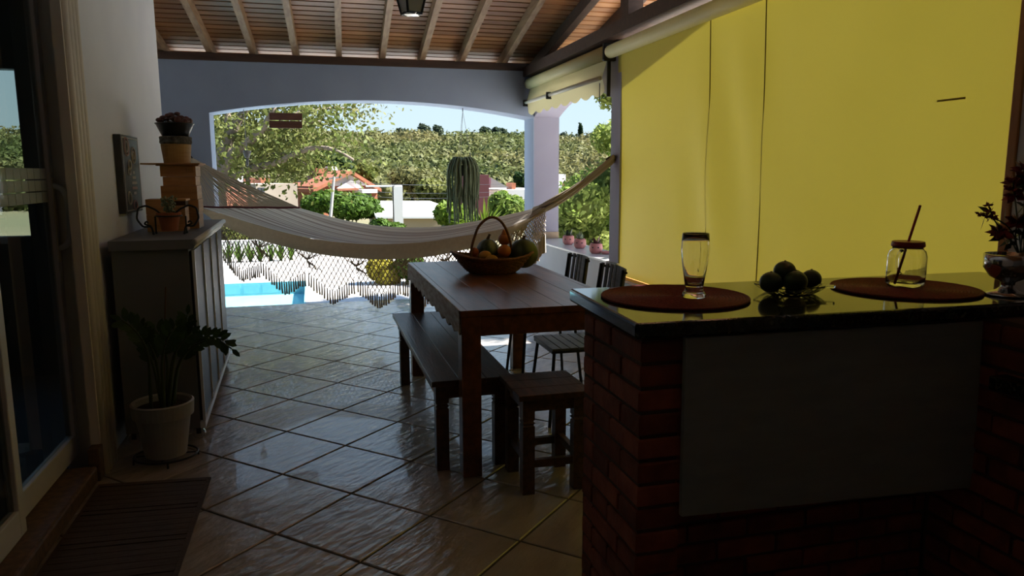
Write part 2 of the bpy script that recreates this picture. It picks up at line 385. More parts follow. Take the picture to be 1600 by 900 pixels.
AL = at(328, 200, YB)[0]; ZS = at(327, 176, YB)[2]; ZA = at(590, 157, YB)[2]
wb = arch_wall(0, -1.80, XR, AL, XR-.012, ZS, ZA, YB, YBO, ZB).build('wall_back', 'wall_blue'); tag(wb, 'blue-grey end wall with a wide low arch opening to the pool', 'wall', kind='structure')
wl = MB().box(XL-.12, XL, 4.02, YE, 0, 3.6).build('wall_left', 'wall_grey'); tag(wl, 'pale grey house wall behind the grey cabinet', 'wall', kind='structure')
YJ = at(100, 400, 3.9)[1]
# rest of the house block: wall over and before the sliding door, room behind the glass
wn = MB()
wn.box(XL-.25, XL, -2.6, 1.2, 0, 4.5); wn.box(XL-.25, XL, 1.2, 4.02, 2.45, 4.5); wn.box(-1.80, XL-.25, YE-.2, YE, 0, 3.6); wn.box(-1.80, -1.70, YE, YB, 0, 3.6)
wn = wn.build('wall_near_left', 'wall_grey'); tag(wn, 'grey house wall over and before the sliding glass door', 'wall', kind='structure')
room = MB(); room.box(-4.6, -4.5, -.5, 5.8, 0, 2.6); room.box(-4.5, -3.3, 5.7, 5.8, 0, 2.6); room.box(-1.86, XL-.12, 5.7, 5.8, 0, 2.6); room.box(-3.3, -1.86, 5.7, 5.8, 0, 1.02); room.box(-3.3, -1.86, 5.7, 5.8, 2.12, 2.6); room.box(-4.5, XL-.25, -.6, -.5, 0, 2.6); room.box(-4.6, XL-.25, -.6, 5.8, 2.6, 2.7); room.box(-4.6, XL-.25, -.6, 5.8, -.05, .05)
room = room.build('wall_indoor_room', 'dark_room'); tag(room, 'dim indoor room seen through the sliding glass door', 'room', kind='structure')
# right wall: corner pillar, low wall, near pillar, wall beside the camera
ZSILL = .69
YN0, YN1 = 5.70, atx(954, 250, XR)[1]
rw = arch_wall(1, 5.70, YB, YN1, YB, atx(882, 182, XRO)[2], atx(930, 143, XRO)[2]+.02, XR, XRO, 2.62, z0=ZSILL)
rw = rw.build('wall_right', 'lavender'); tag(rw, 'lavender side wall with a small arch above the potted sill', 'wall', kind='structure')
cp_ = MB().box(XR, XRO, YB, YBO, 0, 2.62).build('wall_corner', 'lavender'); tag(cp_, 'lavender corner pillar between the two arches', 'pillar', kind='structure')
bs = MB().box(XR-.012, XRO, YB-.012, YB+.02, ZSILL+.001, ZSILL+.075).build('baseboard_corner', 'tan'); tag(bs, 'tan skirting band at the foot of the corner pillar', 'baseboard', kind='structure')
lw = MB().box(XR, XRO-.02, 5.70, YB, 0, ZSILL-.02); lw = lw.build('wall_low', 'white_wall'); tag(lw, 'white low wall under the small arch', 'wall', kind='structure')
sill = MB().box(XR-.025, XRO+.03, YN1+.0, YB-.013, ZSILL-.02, ZSILL).build('trim_sill', 'tile_white', bevel=.004); tag(sill, 'white tiled sill carrying the pink pots', 'sill', kind='structure')
lw2 = MB().box(XR+.02, XRO-.02, 2.16, 5.70, 0, .57).build('wall_low_blind', 'white_wall'); tag(lw2, 'low wall below the yellow blind', 'wall', kind='structure')
ld = MB().box(XR-.06, XRO, 2.16, 5.69, .57, .595).build('trim_ledge', 'post_wood', bevel=.004); tag(ld, 'brown wooden ledge at the foot of the yellow blind', 'ledge', kind='structure')
wr = MB().box(XR-.012, XRO, -2.6, 2.119, 0, 3.4).build('wall_near_right', 'white_wall'); tag(wr, 'whitish wall beside the wooden post behind the flowers', 'wall', kind='structure')
wbk = MB().box(-1.4, XRO, -2.75, -2.6, 0, 4.6).build('wall_behind', 'shade_wall'); tag(wbk, 'grey wall at the near end of the terrace', 'wall', kind='structure')
tp = MB().box(XR-.02, XR+.07, 2.12, 2.156, 0, 3.4).build('trim_post', 'post_wood', bevel=.004); tag(tp, 'orange-brown wooden post at the near edge of the yellow blind', 'post', kind='structure')
# ---- ceiling: boards, rafters, beams
def rx(x, y): return x+SK*(y-YB)           # skewed run of the rafters
XE = 3.42                                  # verge on the right
def slope_box(m, x0, x1, y0, y1, zo, t):
    vs = []
    for y in (y0, y1):
        for x in (x0, x1):
            for dz in (zo, zo+t): vs.append((x, y, zr(y)+dz))
    return m.add(vs, [(0, 1, 3, 2), (4, 6, 7, 5), (0, 4, 5, 1), (2, 3, 7, 6), (0, 2, 6, 4), (1, 5, 7, 3)])
ceil = slope_box(slope_box(MB(), -2.7, XE, YRG, 8.66, .022, .06), -2.7, XE, -2.7, YRG, .022, .06).build('ceiling', 'dark_beam'); tag(ceil, 'sloping board ceiling on exposed rafters', 'ceiling', kind='structure')
pw = .104; y = 8.66-pw
pl = MB(); 
for yy in np.arange(8.66-pw, YRG, -pw):
    m = MB(); slope_box(m, -2.7, XE, yy+.011, yy+pw-.011, 0.0, .021); m.build('plank', 'plank', ceil)
m = MB(); slope_box(m, -2.7, XE, -2.7, YRG, .0, .02); m.build('plank_field', 'plank', ceil)
xs_r = [at(u, v, YB)[0] for u, v in ((252, 88), (328, 88), (395, 90), (462, 94), (530, 97), (598, 101), (660, 104), (722, 107), (788, 110))]
xs_r = [xs_r[0]-.86, xs_r[0]-.43]+xs_r+[2.50, 2.93, 3.36]
for x in xs_r:
    m = MB(); y0, y1 = 8.64, YRG
    wd = .058 if x < 2.4 else .075
    vs = []
    for yv in (y0, y1):
        xx = x+SK*(yv-YB)*-1*(-1) if x < 2.4 else x
        for dx in (-wd/2, wd/2):
            for dz in (-.115, -.001): vs.append((xx+dx, yv, zr(yv)+dz))
    m.add(vs, [(0, 2, 3, 1), (4, 5, 7, 6), (0, 1, 5, 4), (2, 6, 7, 3), (0, 4, 6, 2), (1, 3, 7, 5)])
    m.build('rafter', 'rafter' if x < 2.4 else 'dark_beam', ceil)
MB().box(-1.7, XR-.03, YB-.03, YB+.12, ZB, ZB+.072).build('wall_plate', 'dark_beam', ceil)
MB().box(XR-.13, XR+.06, 2.2, YBO+.1, 2.485, 2.585).build('tie_beam', 'dark_beam', ceil)
MB().box(XR-.1, XR+.0, 2.12, 3.2, 2.586, 2.86).build('sun_block_board', 'dark_beam', ceil)  # added out of view to stop sun spilling onto the floor
yk = atx(988, 20, XR)[1]
MB().box(XR-.09, XR+.03, yk-.13, yk+.02, 2.585, zr(yk)-.001).build('king_post', 'dark_beam', ceil)
# ================================================================== yellow blind and awning
BX0, BX1 = XR-.005, XR+.012
YL_, YR_ = atx(962, 300, BX0)[1], 2.158
ZT = 2.40
bl = thing('roller_blind', (BX0, (YL_+YR_)/2, .6), 'large sunlit yellow canvas roller blind, fully lowered', 'blind')
def loc(o):  # keep world placement under an unrotated empty
    o.location = o.location - o.parent.location if o.parent else o.location; return o
def kid(mb, name, m, par, **k): return loc(mb.build(name, m, par, **k))
rows = []
for i in range(41):
    t = i/40; yv = YL_+(YR_-YL_)*t; row = []
    for j in range(31):
        q = j/30; z = ZT+(.597-ZT)*q
        fold = .03*math.sin((yv-3.55)*11+q*5)*math.exp(-((yv-4.15-.5*(q-.55))/.42)**2)*max(0, math.sin(PI*min(1, q*1.15)))
        row.append((BX0+(BX1-BX0)*q+fold+.012*math.sin(PI*q), yv, z))
    rows.append(row)
kid(MB().grid(rows), 'canvas', 'blind', bl, smooth=True)
for u in (1105, 1189):
    y0 = atx(u, 200, BX0)[1]; kid(MB().tube([(BX0-.004+.02*q+(BX1-BX0)*q+.012*math.sin(PI*q)-.02*q, y0, ZT+(.6-ZT)*q) for q in np.linspace(0, 1, 16)], .0035, 5), 'seam', 'seam', bl)
kid(MB().tube([(BX0-.055, YL_+.03, 2.40), (BX0-.055, YR_-.1, 2.40)], .052, 16), 'roller_tube', 'awning', bl, smooth=True)
a = atx(1462, 158, BX0); b = atx(1506, 156, BX0); kid(MB().box(BX0+.006, BX0+.0075, b[1], a[1], a[2]-.004, a[2]+.004), 'stain', 'rust', bl)
aw = thing('rolled_awning', (XR-.06, 6.9, 2.2), 'cream awning rolled up with a scalloped valance above the small arch', 'awning')
y0, y1 = YB-.06, YL_+.08; xa = XR-.075
kid(MB().tube([(xa, y0, 2.405), (xa, y1, 2.40)], .058, 16), 'roller_tube', 'awning', aw, smooth=True)
rows = []
for i in range(61):
    t = i/60; yv = y0+(y1-y0)*t; k = 8; sc = abs(math.sin(PI*k*t)); bot = 2.095-.035*sc-.0
    rows.append([(xa+.02, yv, 2.40), (xa-.005, yv, 2.30), (xa-.035, yv, 2.20), (xa-.03, yv, 2.19), (xa-.015, yv, 2.14), (xa-.01, yv, bot)])
kid(MB().grid(rows), 'valance', 'awning', aw, smooth=True)
kid(MB().tube([(xa-.045, y0+.0, 2.20), (xa-.045, y1+.02, 2.20)], .018, 10), 'front_rail', 'aluminium', aw, smooth=True)
for yv in (y0-.01, y1-.02, (y0*.62+y1*.38)):
    kid(MB().box(xa-.075 if yv != y1-.02 else xa-.0, xa+.03, yv-.012, yv+.012, 2.16 if yv != y1-.02 else 2.05, 2.23 if yv != y1-.02 else 2.42), 'bracket', 'black_metal', aw, bevel=.006)
kid(MB().tube([(xa-.05, y1+.01, 2.16), (xa-.05, y1+.01, 2.0)], .004, 5), 'crank_chain', 'black_metal', aw)
kid(MB().box(BX0-.11, BX0+.0, YL_+.035, YL_+.075, 2.33, 2.47), 'end_bracket', 'black_metal', aw, bevel=.01)
# ================================================================== left: sliding door, casing, step
XD = -1.18
st = MB().box(XD-.12, -1.035, 1.1, 3.72, 0, .08).build('trim_step', 'stone', bevel=.012); tag(st, 'brown stone doorstep under the sliding glass door', 'step', kind='structure')
rev = MB().box(XL-.165, XL-.001, 3.93, 4.02, 0, 2.45).build('trim_reveal', 'cream'); tag(rev, 'beige reveal beside the sliding glass door', 'reveal', kind='structure')
cs = thing('trim_casing', (XL, 3.9, 0), 'cream fluted moulding running up beside the sliding door', 'moulding', kind='structure')
kid(MB().box(XL-.02, XL+.022, 3.79, 4.02, 0, 3.4), 'backing', 'cream', cs)
for k in range(4):
    yy = 3.825+k*.053; kid(MB().tube([(XL+.022, yy, .0), (XL+.022, yy, 3.4)], .021, 10), 'flute', 'cream', cs, smooth=True)
kid(MB().box(XL-.02, XL+.03, 3.72, 3.80, 0, .16), 'plinth', 'stone', cs, bevel=.006)
dr = thing('door_1', (XD, 3.5, .08), 'white-framed sliding glass door with a frosted band', 'door', kind='structure')
def door_leaf(x, y0, y1, name=''):
    z0, z1 = .083, 2.42
    for a, b in ((y0, y0+.062), (y1-.055, y1)): kid(MB().box(x-.02, x+.02, a, b, z0, z1), 'stile', 'alu_white', dr, bevel=.004)
    kid(MB().box(x-.02, x+.02, y0+.062, y1-.055, z0, z0+.105), 'bottom_rail', 'alu_white', dr, bevel=.004)
    kid(MB().box(x-.02, x+.02, y0+.062, y1-.055, z1-.08, z1), 'top_rail', 'alu_white', dr, bevel=.004)
    kid(MB().box(x-.003, x+.003, y0+.062, y1-.055, z0+.105, z1-.08), 'pane', 'door_glass', dr)
door_leaf(XD, 3.02, 3.925)
door_leaf(XD+.045, 2.1, 3.07)
zb0, zb1 = at(60, 320, 3.6)[2], at(60, 262, 3.6)[2]
for k in range(3):
    zz = zb0+(zb1-zb0)*k/3
    for q in range(10):
        ya = 3.085+q*.0785; kid(MB().box(XD+.0035, XD+.005, ya, ya+.0745, zz+.003, zz+(zb1-zb0)/3-.002), 'frost_tile', 'frost', dr)
hy = 3.89
kid(MB().tube(interp([(XD+.02, hy, 1.385), (XD+.06, hy, 1.375), (XD+.075, hy, 1.34), (XD+.078, hy, 1.22), (XD+.07, hy, 1.13), (XD+.055, hy, 1.10), (XD+.02, hy, 1.095)], 20), .013, 10), 'handle', 'alu_white', dr, smooth=True)
kid(MB().box(XD+.018, XD+.024, hy-.014, hy+.014, 1.03, 1.42), 'lock_plate', 'aluminium', dr)
# door mat
mt = thing('door_mat', (-.8, 3.1, 0), 'dark brown ribbed doormat before the stone step', 'mat')
c = [(-.526, 3.616), (-1.02, 3.66), (-1.02, 2.35), (-.53, 2.35)]
kid(MB().prism([c[0], c[1], c[2], c[3]], 2, .001, .009), 'backing', 'mat_brown', mt)
for k in range(26):
    t = (k+.5)/26; a = (c[0][0]+(c[3][0]-c[0][0])*t, c[0][1]+(c[3][1]-c[0][1])*t); b = (c[1][0]+(c[2][0]-c[1][0])*t, c[1][1]+(c[2][1]-c[1][1])*t)
    kid(MB().bar((a[0]-.015, a[1], .011), (b[0]+.015, b[1], .011), .046 if k % 6 else .03, .005), 'rib', 'mat_brown', mt)
# ================================================================== cabinet and what stands on it
TH = 1.10
cab = thing('storage_cabinet', (-.84, 5.03, 0), 'grey sideboard on casters against the left wall', 'cabinet', rz=math.radians(1.6))
W2, L2 = .19, .87
def ck(mb, n, m, **k): return mb.build(n, m, cab, **k)
ck(MB().box(-W2, W2-.015, -L2, L2, .075, TH-.05), 'body', 'cabinet', bevel=.003)
ck(MB().prism([(-W2-.005, TH-.05), (W2+.012, TH-.05), (W2+.018, TH-.035), (W2+.03, TH-.022), (W2+.03, TH-.004), (W2+.022, TH), (-W2-.005, TH)], 1, -L2-.02, L2+.02), 'top', 'cabinet')
ck(MB().tube([(W2+.022, -L2-.02, TH-.014), (W2+.022, L2+.02, TH-.014)], .016, 10), 'top_moulding', 'white_rail_lit_edge', smooth=True)  # white imitates the gloss on the top edge catching light
ck(MB().tube([(W2+.008, -L2, TH-.042), (W2+.008, L2, TH-.042)], .012, 10), 'cornice', 'white_rail_lit_edge', smooth=True)
ck(MB().box(W2-.015, W2+.012, -L2, L2, .075, .11), 'bottom_rail', 'white_rail_lit_edge')
for k in range(4):
    a = -L2+.012+k*(2*L2-.024)/4; b = a+(2*L2-.024)/4-.012
    d = ck(MB().box(W2-.015, W2+.004, a, b, .115, TH-.065), 'door', 'cabinet_door', bevel=.002)
    MB().box(W2+.0, W2+.014, a-.012, a-.002, .112, TH-.06).build('door_edge', 'white_rail_lit_edge', d)  # strip painted white for the lit edge of the door
for sx in (-1, 1):
    for sy in (-1, 1):
        cst = ck(MB().lathe([(.0, -.012), (.032, -.012), (.034, -.006), (.034, .006), (.032, .012), (0, .012)], n=16), 'caster', 'chrome', smooth=False)
        cst.rotation_euler = (PI/2, 0, 0); cst.location = (sx*(W2-.03), sy*(L2-.05), .0345)
        MB().box(-.012, .012, .0, .045, -.02, .02).build('fork', 'black_metal', cst)
def wbox(par, x0, x1, y0, y1, z0, z1, name='box', m='honey_wood'): return kid(MB().box(x0, x1, y0, y1, z0, z1), name, m, par, bevel=.002)
# tall stack of wooden boxes, back of it towards the wall
tb = thing('stacked_wooden_hive', (-.80, 5.08, TH), 'tall tower of honey-coloured wooden boxes under a thin board', 'wooden boxes')
hx0, hx1 = -.895, -.692
sec = [(0, .10, 0, 0), (.10, .18, 0, .004), (.18, .265, -.004, .0), (.265, .32, .012, -.004), (.32, .385, .0, .0)]
for z0, z1, dl, drr in sec: 
    bx_ = wbox(tb, hx0+dl+.0, hx1+drr, 4.98, 5.18, TH+z0+.0005, TH+z1-.001, 'box_section')
wbox(tb, hx0-.02, hx1+.02, 4.965, 5.19, TH+.385, TH+.392, 'lid_board')
wbox(tb, hx0+.15, hx1-.012, 4.974, 4.979, TH+.345, TH+.38, 'front_slat')
wbox(tb, hx0-.10, hx1+.03, 4.94, 5.21, TH+.3925, TH+.402, 'roof_board')
TZ = TH+.402
sb = thing('small_wooden_hive', (-.87, 4.83, TH), 'low wooden box with an open slot before the tall tower of boxes', 'wooden box')
wbox(sb, -.945, -.80, 4.75, 4.90, TH+.0005, TH+.1, 'box_section'); wbox(sb, -.945, -.80, 4.75, 4.90, TH+.101, TH+.19, 'box_section')
wbox(sb, -.80, -.735, 4.77, 4.9, TH+.0005, TH+.15, 'side_box'); wbox(sb, -.81, -.725, 4.755, 4.905, TH+.178, TH+.19, 'lid_board'); wbox(sb, -.80, -.735, 4.80, 4.9, TH+.15, TH+.178, 'slot_back', 'stem_brown')
# pot in pale wood with bark rim on the roof board
cx, cy = -.805, 5.05
wp = thing('wooden_pot', (cx, cy, TZ), 'pale turned wooden pot with a rough bark rim on the box tower', 'pot')
kid(MB().lathe([(.0, 0), (.076, 0), (.088, .11), (.086, .115), (.0, .115)], (cx, cy, TZ+.0005), 28), 'pot_body', 'pale_wood', wp, smooth=False)
kid(MB().lathe([(.0, .1155), (.088, .1155), (.094, .125), (.092, .14), (.094, .158), (.088, .162), (0, .162)], (cx, cy, TZ), 28), 'bark_rim', 'bark', wp)
rz_ = TZ+.1625
bp = thing('succulent_bowl', (cx, cy, rz_), 'black bowl of dark red leafy succulents on the wooden pot', 'plant')
kid(MB().lathe([(.0, 0), (.075, 0), (.092, .035), (.108, .072), (.113, .074), (.113, .08), (.102, .08), (.09, .066), (0, .062)], (cx, cy, rz_+.0005), 26), 'bowl', 'black_pot', bp, smooth=True)
for k in range(46):
    a = random.random()*2*PI; r = .085*math.sqrt(random.random()); h = .075+.075*random.random()*(1.15-r/.1)
    p0 = (cx+r*.6*math.cos(a), cy+r*.6*math.sin(a), rz_+.062); p1 = (cx+r*1.05*math.cos(a), cy+r*1.05*math.sin(a), rz_+h)
    if k % 3 == 0: kid(MB().tube([p0, p1], .0025, 5), 'stem', 'stem_brown', bp)
    kid(MB().ball(p1, .017+.006*random.random(), 8, 5, (1, 1, .55+.5*random.random())), 'leaf', 'red_leaf', bp, smooth=True)
# wrought-iron scroll stand with little terracotta pot
sx, sy = -.79, 4.50
ws = thing('iron_plant_stand', (sx, sy, TH), 'black wrought-iron scroll stand on the cabinet top', 'plant stand')
def scroll(ox, oy, s, k=1.0):
    pts = []
    for t in np.linspace(0, 1, 30):
        a = -1.9+t*6.6; r = (.085-.055*t)*k; pts.append((ox+s*(-.03+r*math.cos(a)), oy, TH+.085+r*1.05*math.sin(a)))
    return [q for q in pts]
for s, ox in ((-1, sx-.075), (1, sx+.085)):
    pts = interp([(ox+s*.0, sy, TH+.008), (ox+s*.008, sy, TH+.05), (ox+s*.05, sy, TH+.045), (ox+s*.08, sy, TH+.09), (ox+s*.07, sy, TH+.15), (ox+s*.03, sy, TH+.165), (ox-s*.02, sy, TH+.14), (ox-s*.05, sy, TH+.11)], 40)
    kid(MB().tube(pts, .0055, 7), 'scroll', 'iron', ws, smooth=True)
    kid(MB().tube(interp([(ox+s*.008, sy, TH+.05), (ox+s*.045, sy, TH+.062), (ox+s*.03, sy, TH+.08), (ox+s*.022, sy, TH+.066)], 14), .005, 6), 'curl', 'iron', ws, smooth=True)
    kid(MB().tube([(ox, sy+.075, TH+.008), (ox, sy+.075, TH+.10)], .005, 6), 'leg', 'iron', ws)
    kid(MB().ball((ox, sy, TH+.0075), .007, 8, 5), 'foot', 'iron', ws); kid(MB().ball((ox, sy+.075, TH+.0075), .007, 8, 5), 'foot', 'iron', ws)
kid(MB().tube([(sx+.067*math.cos(a)+.005, sy+.03+.067*math.sin(a), TH+.105) for a in np.linspace(0, 2*PI, 28)[:-1]], .0045, 6, closed=True), 'ring', 'iron', ws, smooth=True)
tpz = TH+.022
tpn = thing('terracotta_pot', (sx+.005, sy+.03, tpz), 'small terracotta pot with a pale succulent in the iron stand', 'plant')
kid(MB().lathe([(0, 0), (.042, 0), (.056, .075), (.064, .077), (.066, .1), (.056, .1), (.05, .088), (0, .085)], (sx+.005, sy+.03, tpz), 22), 'pot', 'terracotta', tpn, smooth=False)
for k in range(5):
    a = k*1.3; tip = (sx+.005+.03*math.cos(a), sy+.03+.03*math.sin(a), tpz+.16+.03*random.random()); kid(MB().tube([(sx+.005+.01*math.cos(a), sy+.03, tpz+.085), tip], .003, 5), 'stem', 'succulent', tpn)
    for q in range(9):
        t = .25+.75*q/8; p_ = (sx+.005+(.01+.02*t)*math.cos(a)+.012*math.cos(q*2.4), sy+.03+(.03*t)*math.sin(a)+.012*math.sin(q*2.4), tpz+.085+t*(tip[2]-tpz-.085)); kid(MB().ball(p_, .008, 6, 4), 'leaf', 'succulent', tpn, smooth=True)
# picture on the wall
py0, py1, pz0, pz1 = 4.60, 5.02, 1.215, 1.655
pc = thing('chalkboard_picture', (XL, 4.81, 1.2), 'black chalkboard picture with pale ring doodles on the left wall', 'picture')
kid(MB().box(XL+.001, XL+.04, py0, py1, pz0, pz1), 'canvas', 'picture_black', pc, bevel=.003)
for a, b, cc, d in ((py0+.02, py1-.01, pz1-.018, pz1-.012), (py0+.02, py1-.01, pz0+.012, pz0+.018), (py0+.02, py0+.028, pz0+.012, pz1-.012), (py1-.016, py1-.01, pz0+.012, pz1-.012)):
    kid(MB().box(XL+.04, XL+.0415, a, b, cc, d), 'border_line', 'chalk', pc)
def ring(yc, zc_, ry, rz__, m, r=.006): kid(MB().tube([(XL+.041, yc+ry*math.cos(a), zc_+rz__*math.sin(a)) for a in np.linspace(0, 2*PI, 25)[:-1]], r, 5, closed=True), 'doodle_ring', m, pc)
for yc, zc_, ry, rz__, m in ((4.71, 1.59, .05, .05, 'chalk_pink'), (4.71, 1.59, .028, .03, 'chalk'), (4.87, 1.545, .045, .045, 'chalk'), (4.87, 1.545, .02, .02, 'chalk'), (4.76, 1.49, .03, .025, 'chalk'), (4.70, 1.30, .035, .035, 'chalk'), (4.83, 1.255, .04, .025, 'chalk_pink'), (4.74, 1.45, .025, .018, 'chalk')): ring(yc, zc_, ry, rz__, m)
for zz, wd in ((1.445, .05), (1.415, .09), (1.385, .13), (1.355, .13), (1.325, .07)):
    kid(MB().box(XL+.04, XL+.0415, 4.85-wd/2, 4.85+wd/2, zz-.008, zz+.008), 'lettering', 'chalk' if zz != 1.355 else 'chalk_pink', pc)
# floor pot with plant
fx, fy = -.775, 3.93
fs_ = thing('wire_pot_ring', (fx, fy, 0), 'thin metal ring stand under the big grey flowerpot', 'plant stand')
kid(MB().tube([(fx+.15*math.cos(a), fy+.13*math.sin(a), .03) for a in np.linspace(0, 2*PI, 32)[:-1]], .005, 6, closed=True), 'ring', 'iron', fs_, smooth=True)
for a in (.3, 1.6, 3.4, 4.9): kid(MB().tube([(fx+.15*math.cos(a), fy+.13*math.sin(a), .03), (fx+.152*math.cos(a), fy+.132*math.sin(a), .0)], .005, 6), 'leg', 'iron', fs_)
kid(MB().bar((fx-.14, fy, .03), (fx+.14, fy, .03), .006, .006), 'cross_wire', 'iron', fs_); kid(MB().bar((fx, fy-.12, .03), (fx, fy+.12, .03), .006, .006), 'cross_wire', 'iron', fs_)
fp = thing('potted_zz_plant', (fx, fy, .034), 'dark leafy plant in a big grey flowerpot beside the cabinet', 'plant')
pt_ = kid(MB().lathe([(0, 0), (.098, 0), (.128, .2), (.143, .205), (.148, .272), (.14, .278), (.130, .27), (.125, .235), (0, .235)], (fx, fy, .0345), 36), 'flowerpot', 'pot_grey', fp, smooth=False)
kid(MB().lathe([(0, .248), (.07, .25), (.127, .243)], (fx, fy, .034), 24), 'soil', 'soil', fp)
def leaf_pts(par, pts, n, ln, m, wid=.45):
    Q = interp(pts, n+2); b = MB()
    for k in range(1, n+2):
        d = Vector(Q[min(k+1, n+1)])-Vector(Q[k-1]); d.normalize(); sd = d.cross(Vector((0, -1, .3))).normalized()
        for s in (-1, 1):
            if k == n+1 and s == 1: continue
            t = (sd*s*.9+d*.75+Vector((0, -.25*random.random(), .15*random.random()))).normalized() if k <= n else d
            nrm = t.cross(Vector((random.uniform(-.4, .4), -1, .5))).normalized(); o_ = Vector(Q[k]); L_ = ln*(.8+.4*random.random())
            b.add([o_, o_+t*L_*.35+nrm*L_*wid/2, o_+t*L_*.75+nrm*L_*wid*.4, o_+t*L_, o_+t*L_*.75-nrm*L_*wid*.4, o_+t*L_*.35-nrm*L_*wid/2], [(0, 1, 2, 3, 4, 5)])
    return kid(b, 'leaf_spray', m, par)
zz = [((235, 600), (232, 545), (205, 505), (190, 500)), ((250, 610), (245, 560), (225, 520), (215, 505)), ((258, 610), (262, 560), (250, 520), (243, 515)), ((262, 612), (268, 560), (290, 520), (293, 492)), ((266, 615), (280, 560), (312, 530), (345, 527), (362, 545)), ((268, 612), (276, 570), (300, 530), (325, 520), (350, 532)), ((256, 612), (252, 560), (262, 525), (275, 510)), ((250, 612), (240, 570), (228, 540), (222, 520)), ((262, 612), (272, 555), (282, 535), (300, 520))]
for k, pp in enumerate(zz):
    dy = (-.05, .02, .05, -.02, .0, .06, -.06, .04, -.04)[k]
    pts = [at(u, v, fy+dy*(i > 0)) for i, (u, v) in enumerate(pp)]; pts[0] = (pts[0][0], fy+dy*.5, .27)
    kid(MB().tube(interp(pts, 12), [.009]*4+[.007]*4+[.004]*4, 6), 'stem', 'zz_stem', fp, smooth=True); leaf_pts(fp, pts[1:], 7, .065, 'zz_leaf')
kid(MB().tube([(fx+.0, fy, .26), at(259, 448, fy)], .0035, 6), 'support_stick', 'stem_brown', fp)
# ================================================================== table, bench, stool, chairs
tx0, tx1, ty0, ty1, tz = .632, 1.475, 3.30, 5.26, .81
tbl = thing('dining_table', ((tx0+tx1)/2, (ty0+ty1)/2, 0), 'long reddish-brown wooden dining table with thick square legs', 'table')
for k in range(5):
    a = tx0+.03+k*(tx1-tx0-.06)/5; kid(MB().box(a+.0008, a+(tx1-tx0-.06)/5-.0008, ty0, ty1, tz-.03, tz), 'top_plank', 'table_wood', tbl, bevel=.002)
kid(MB().box(tx0+.001, tx0+.03, ty0, ty1, tz-.03, tz-.0005), 'edge_plank', 'table_wood', tbl, bevel=.002); kid(MB().box(tx1-.03, tx1, ty0, ty1, tz-.03, tz), 'edge_plank', 'table_wood', tbl, bevel=.002)
kid(MB().box(tx0+.09, tx1-.09, ty0+.008, ty0+.035, tz-.125, tz-.031), 'apron', 'table_wood', tbl, bevel=.003); kid(MB().box(tx0+.09, tx1-.09, ty1-.035, ty1-.008, tz-.125, tz-.031), 'apron', 'table_wood', tbl, bevel=.003)
kid(MB().box(tx1-.04, tx1-.01, ty0+.1, ty1-.1, tz-.125, tz-.031), 'apron', 'table_wood', tbl, bevel=.003)
pb = []
for i in range(41):
    yv = ty0+.012+(ty1-ty0-.024)*i/40; pb.append((yv, tz-.118+.012*math.sin(i*1.7)+.008*random.random()))
poly = [(ty0+.012, tz-.001), (ty1-.012, tz-.001)]+pb[::-1]
kid(MB().prism(poly, 0, tx0-.004, tx0+.012), 'sawn_side_board', 'sawn_lit_edge', tbl)
for xx in (tx0+.004, tx1-.096):
    for yy in (ty0+.001, ty1-.096): kid(MB().box(xx, xx+.092, yy, yy+.092, 0, tz-.031), 'leg', 'table_wood', tbl, bevel=.004)
def notched_leg(par, x, y, w, h, m):
    return kid(MB().lathe([(0, 0), (w*.70, 0), (w*.70, h*.72), (w*.55, h*.735), (w*.72, h*.755), (w*.55, h*.775), (w*.70, h*.79), (w*.70, h), (0, h)], (0, 0, 0), 4), 'leg', m, par), x, y
def leg4(par, x, y, w, h, m):
    b = MB(); prof = [(0, 0), (w*.5, 0), (w*.5, h*.72), (w*.40, h*.735), (w*.54, h*.755), (w*.40, h*.775), (w*.5, h*.79), (w*.5, h), (0, h)]
    o = len(b.v)
    for r, z in prof[1:-1]: b.v += [(x-r, y-r, z), (x+r, y-r, z), (x+r, y+r, z), (x-r, y+r, z)]
    n = len(prof)-2
    b.f.append((3, 2, 1, 0)); b.f.append(tuple((n-1)*4+k for k in range(4)))
    for i in range(n-1):
        for k in range(4): b.f.append((i*4+k, i*4+(k+1) % 4, (i+1)*4+(k+1) % 4, (i+1)*4+k))
    return kid(b, 'leg', m, par)
bz = .46
bn = thing('wooden_bench', (.70, 4.28, 0), 'long dark wooden bench drawn up along the left side of the table', 'bench')
bx0, bx1, by0, by1 = .505, .905, 3.385, 5.19
for k in range(3):
    a = bx0+k*(bx1-bx0)/3; kid(MB().box(a+.001, a+(bx1-bx0)/3-.001, by0, by1, bz-.028, bz), 'seat_plank', 'bench_wood', bn, bevel=.003)
kid(MB().box(bx0+.03, bx0+.05, by0+.06, by1-.06, bz-.095, bz-.029), 'side_rail', 'sawn_lit_edge', bn); kid(MB().box(bx1-.05, bx1-.03, by0+.06, by1-.06, bz-.095, bz-.029), 'side_rail', 'bench_wood', bn)
kid(MB().box(bx0+.05, bx1-.05, by0+.03, by0+.05, bz-.095, bz-.029), 'end_rail', 'bench_wood', bn); kid(MB().box(bx0+.05, bx1-.05, by1-.17, by1-.15, bz-.095, bz-.029), 'end_rail', 'bench_wood', bn)
for xx in (bx0+.055, bx1-.055):
    for yy in (by0+.065, by1-.21): leg4(bn, xx, yy, .062, bz-.029, 'bench_wood')
stl = thing('wooden_stool', (1.0, 3.21, 0), 'dark square wooden stool before the brick counter', 'stool')
sx0, sx1, sy0, sy1, sz = .835, 1.175, 3.02, 3.39, .47
for k in range(3):
    a = sy0+k*(sy1-sy0)/3; kid(MB().box(sx0, sx1, a+.001, a+(sy1-sy0)/3-.001, sz-.026, sz), 'seat_plank', 'stool_wood', stl, bevel=.003)
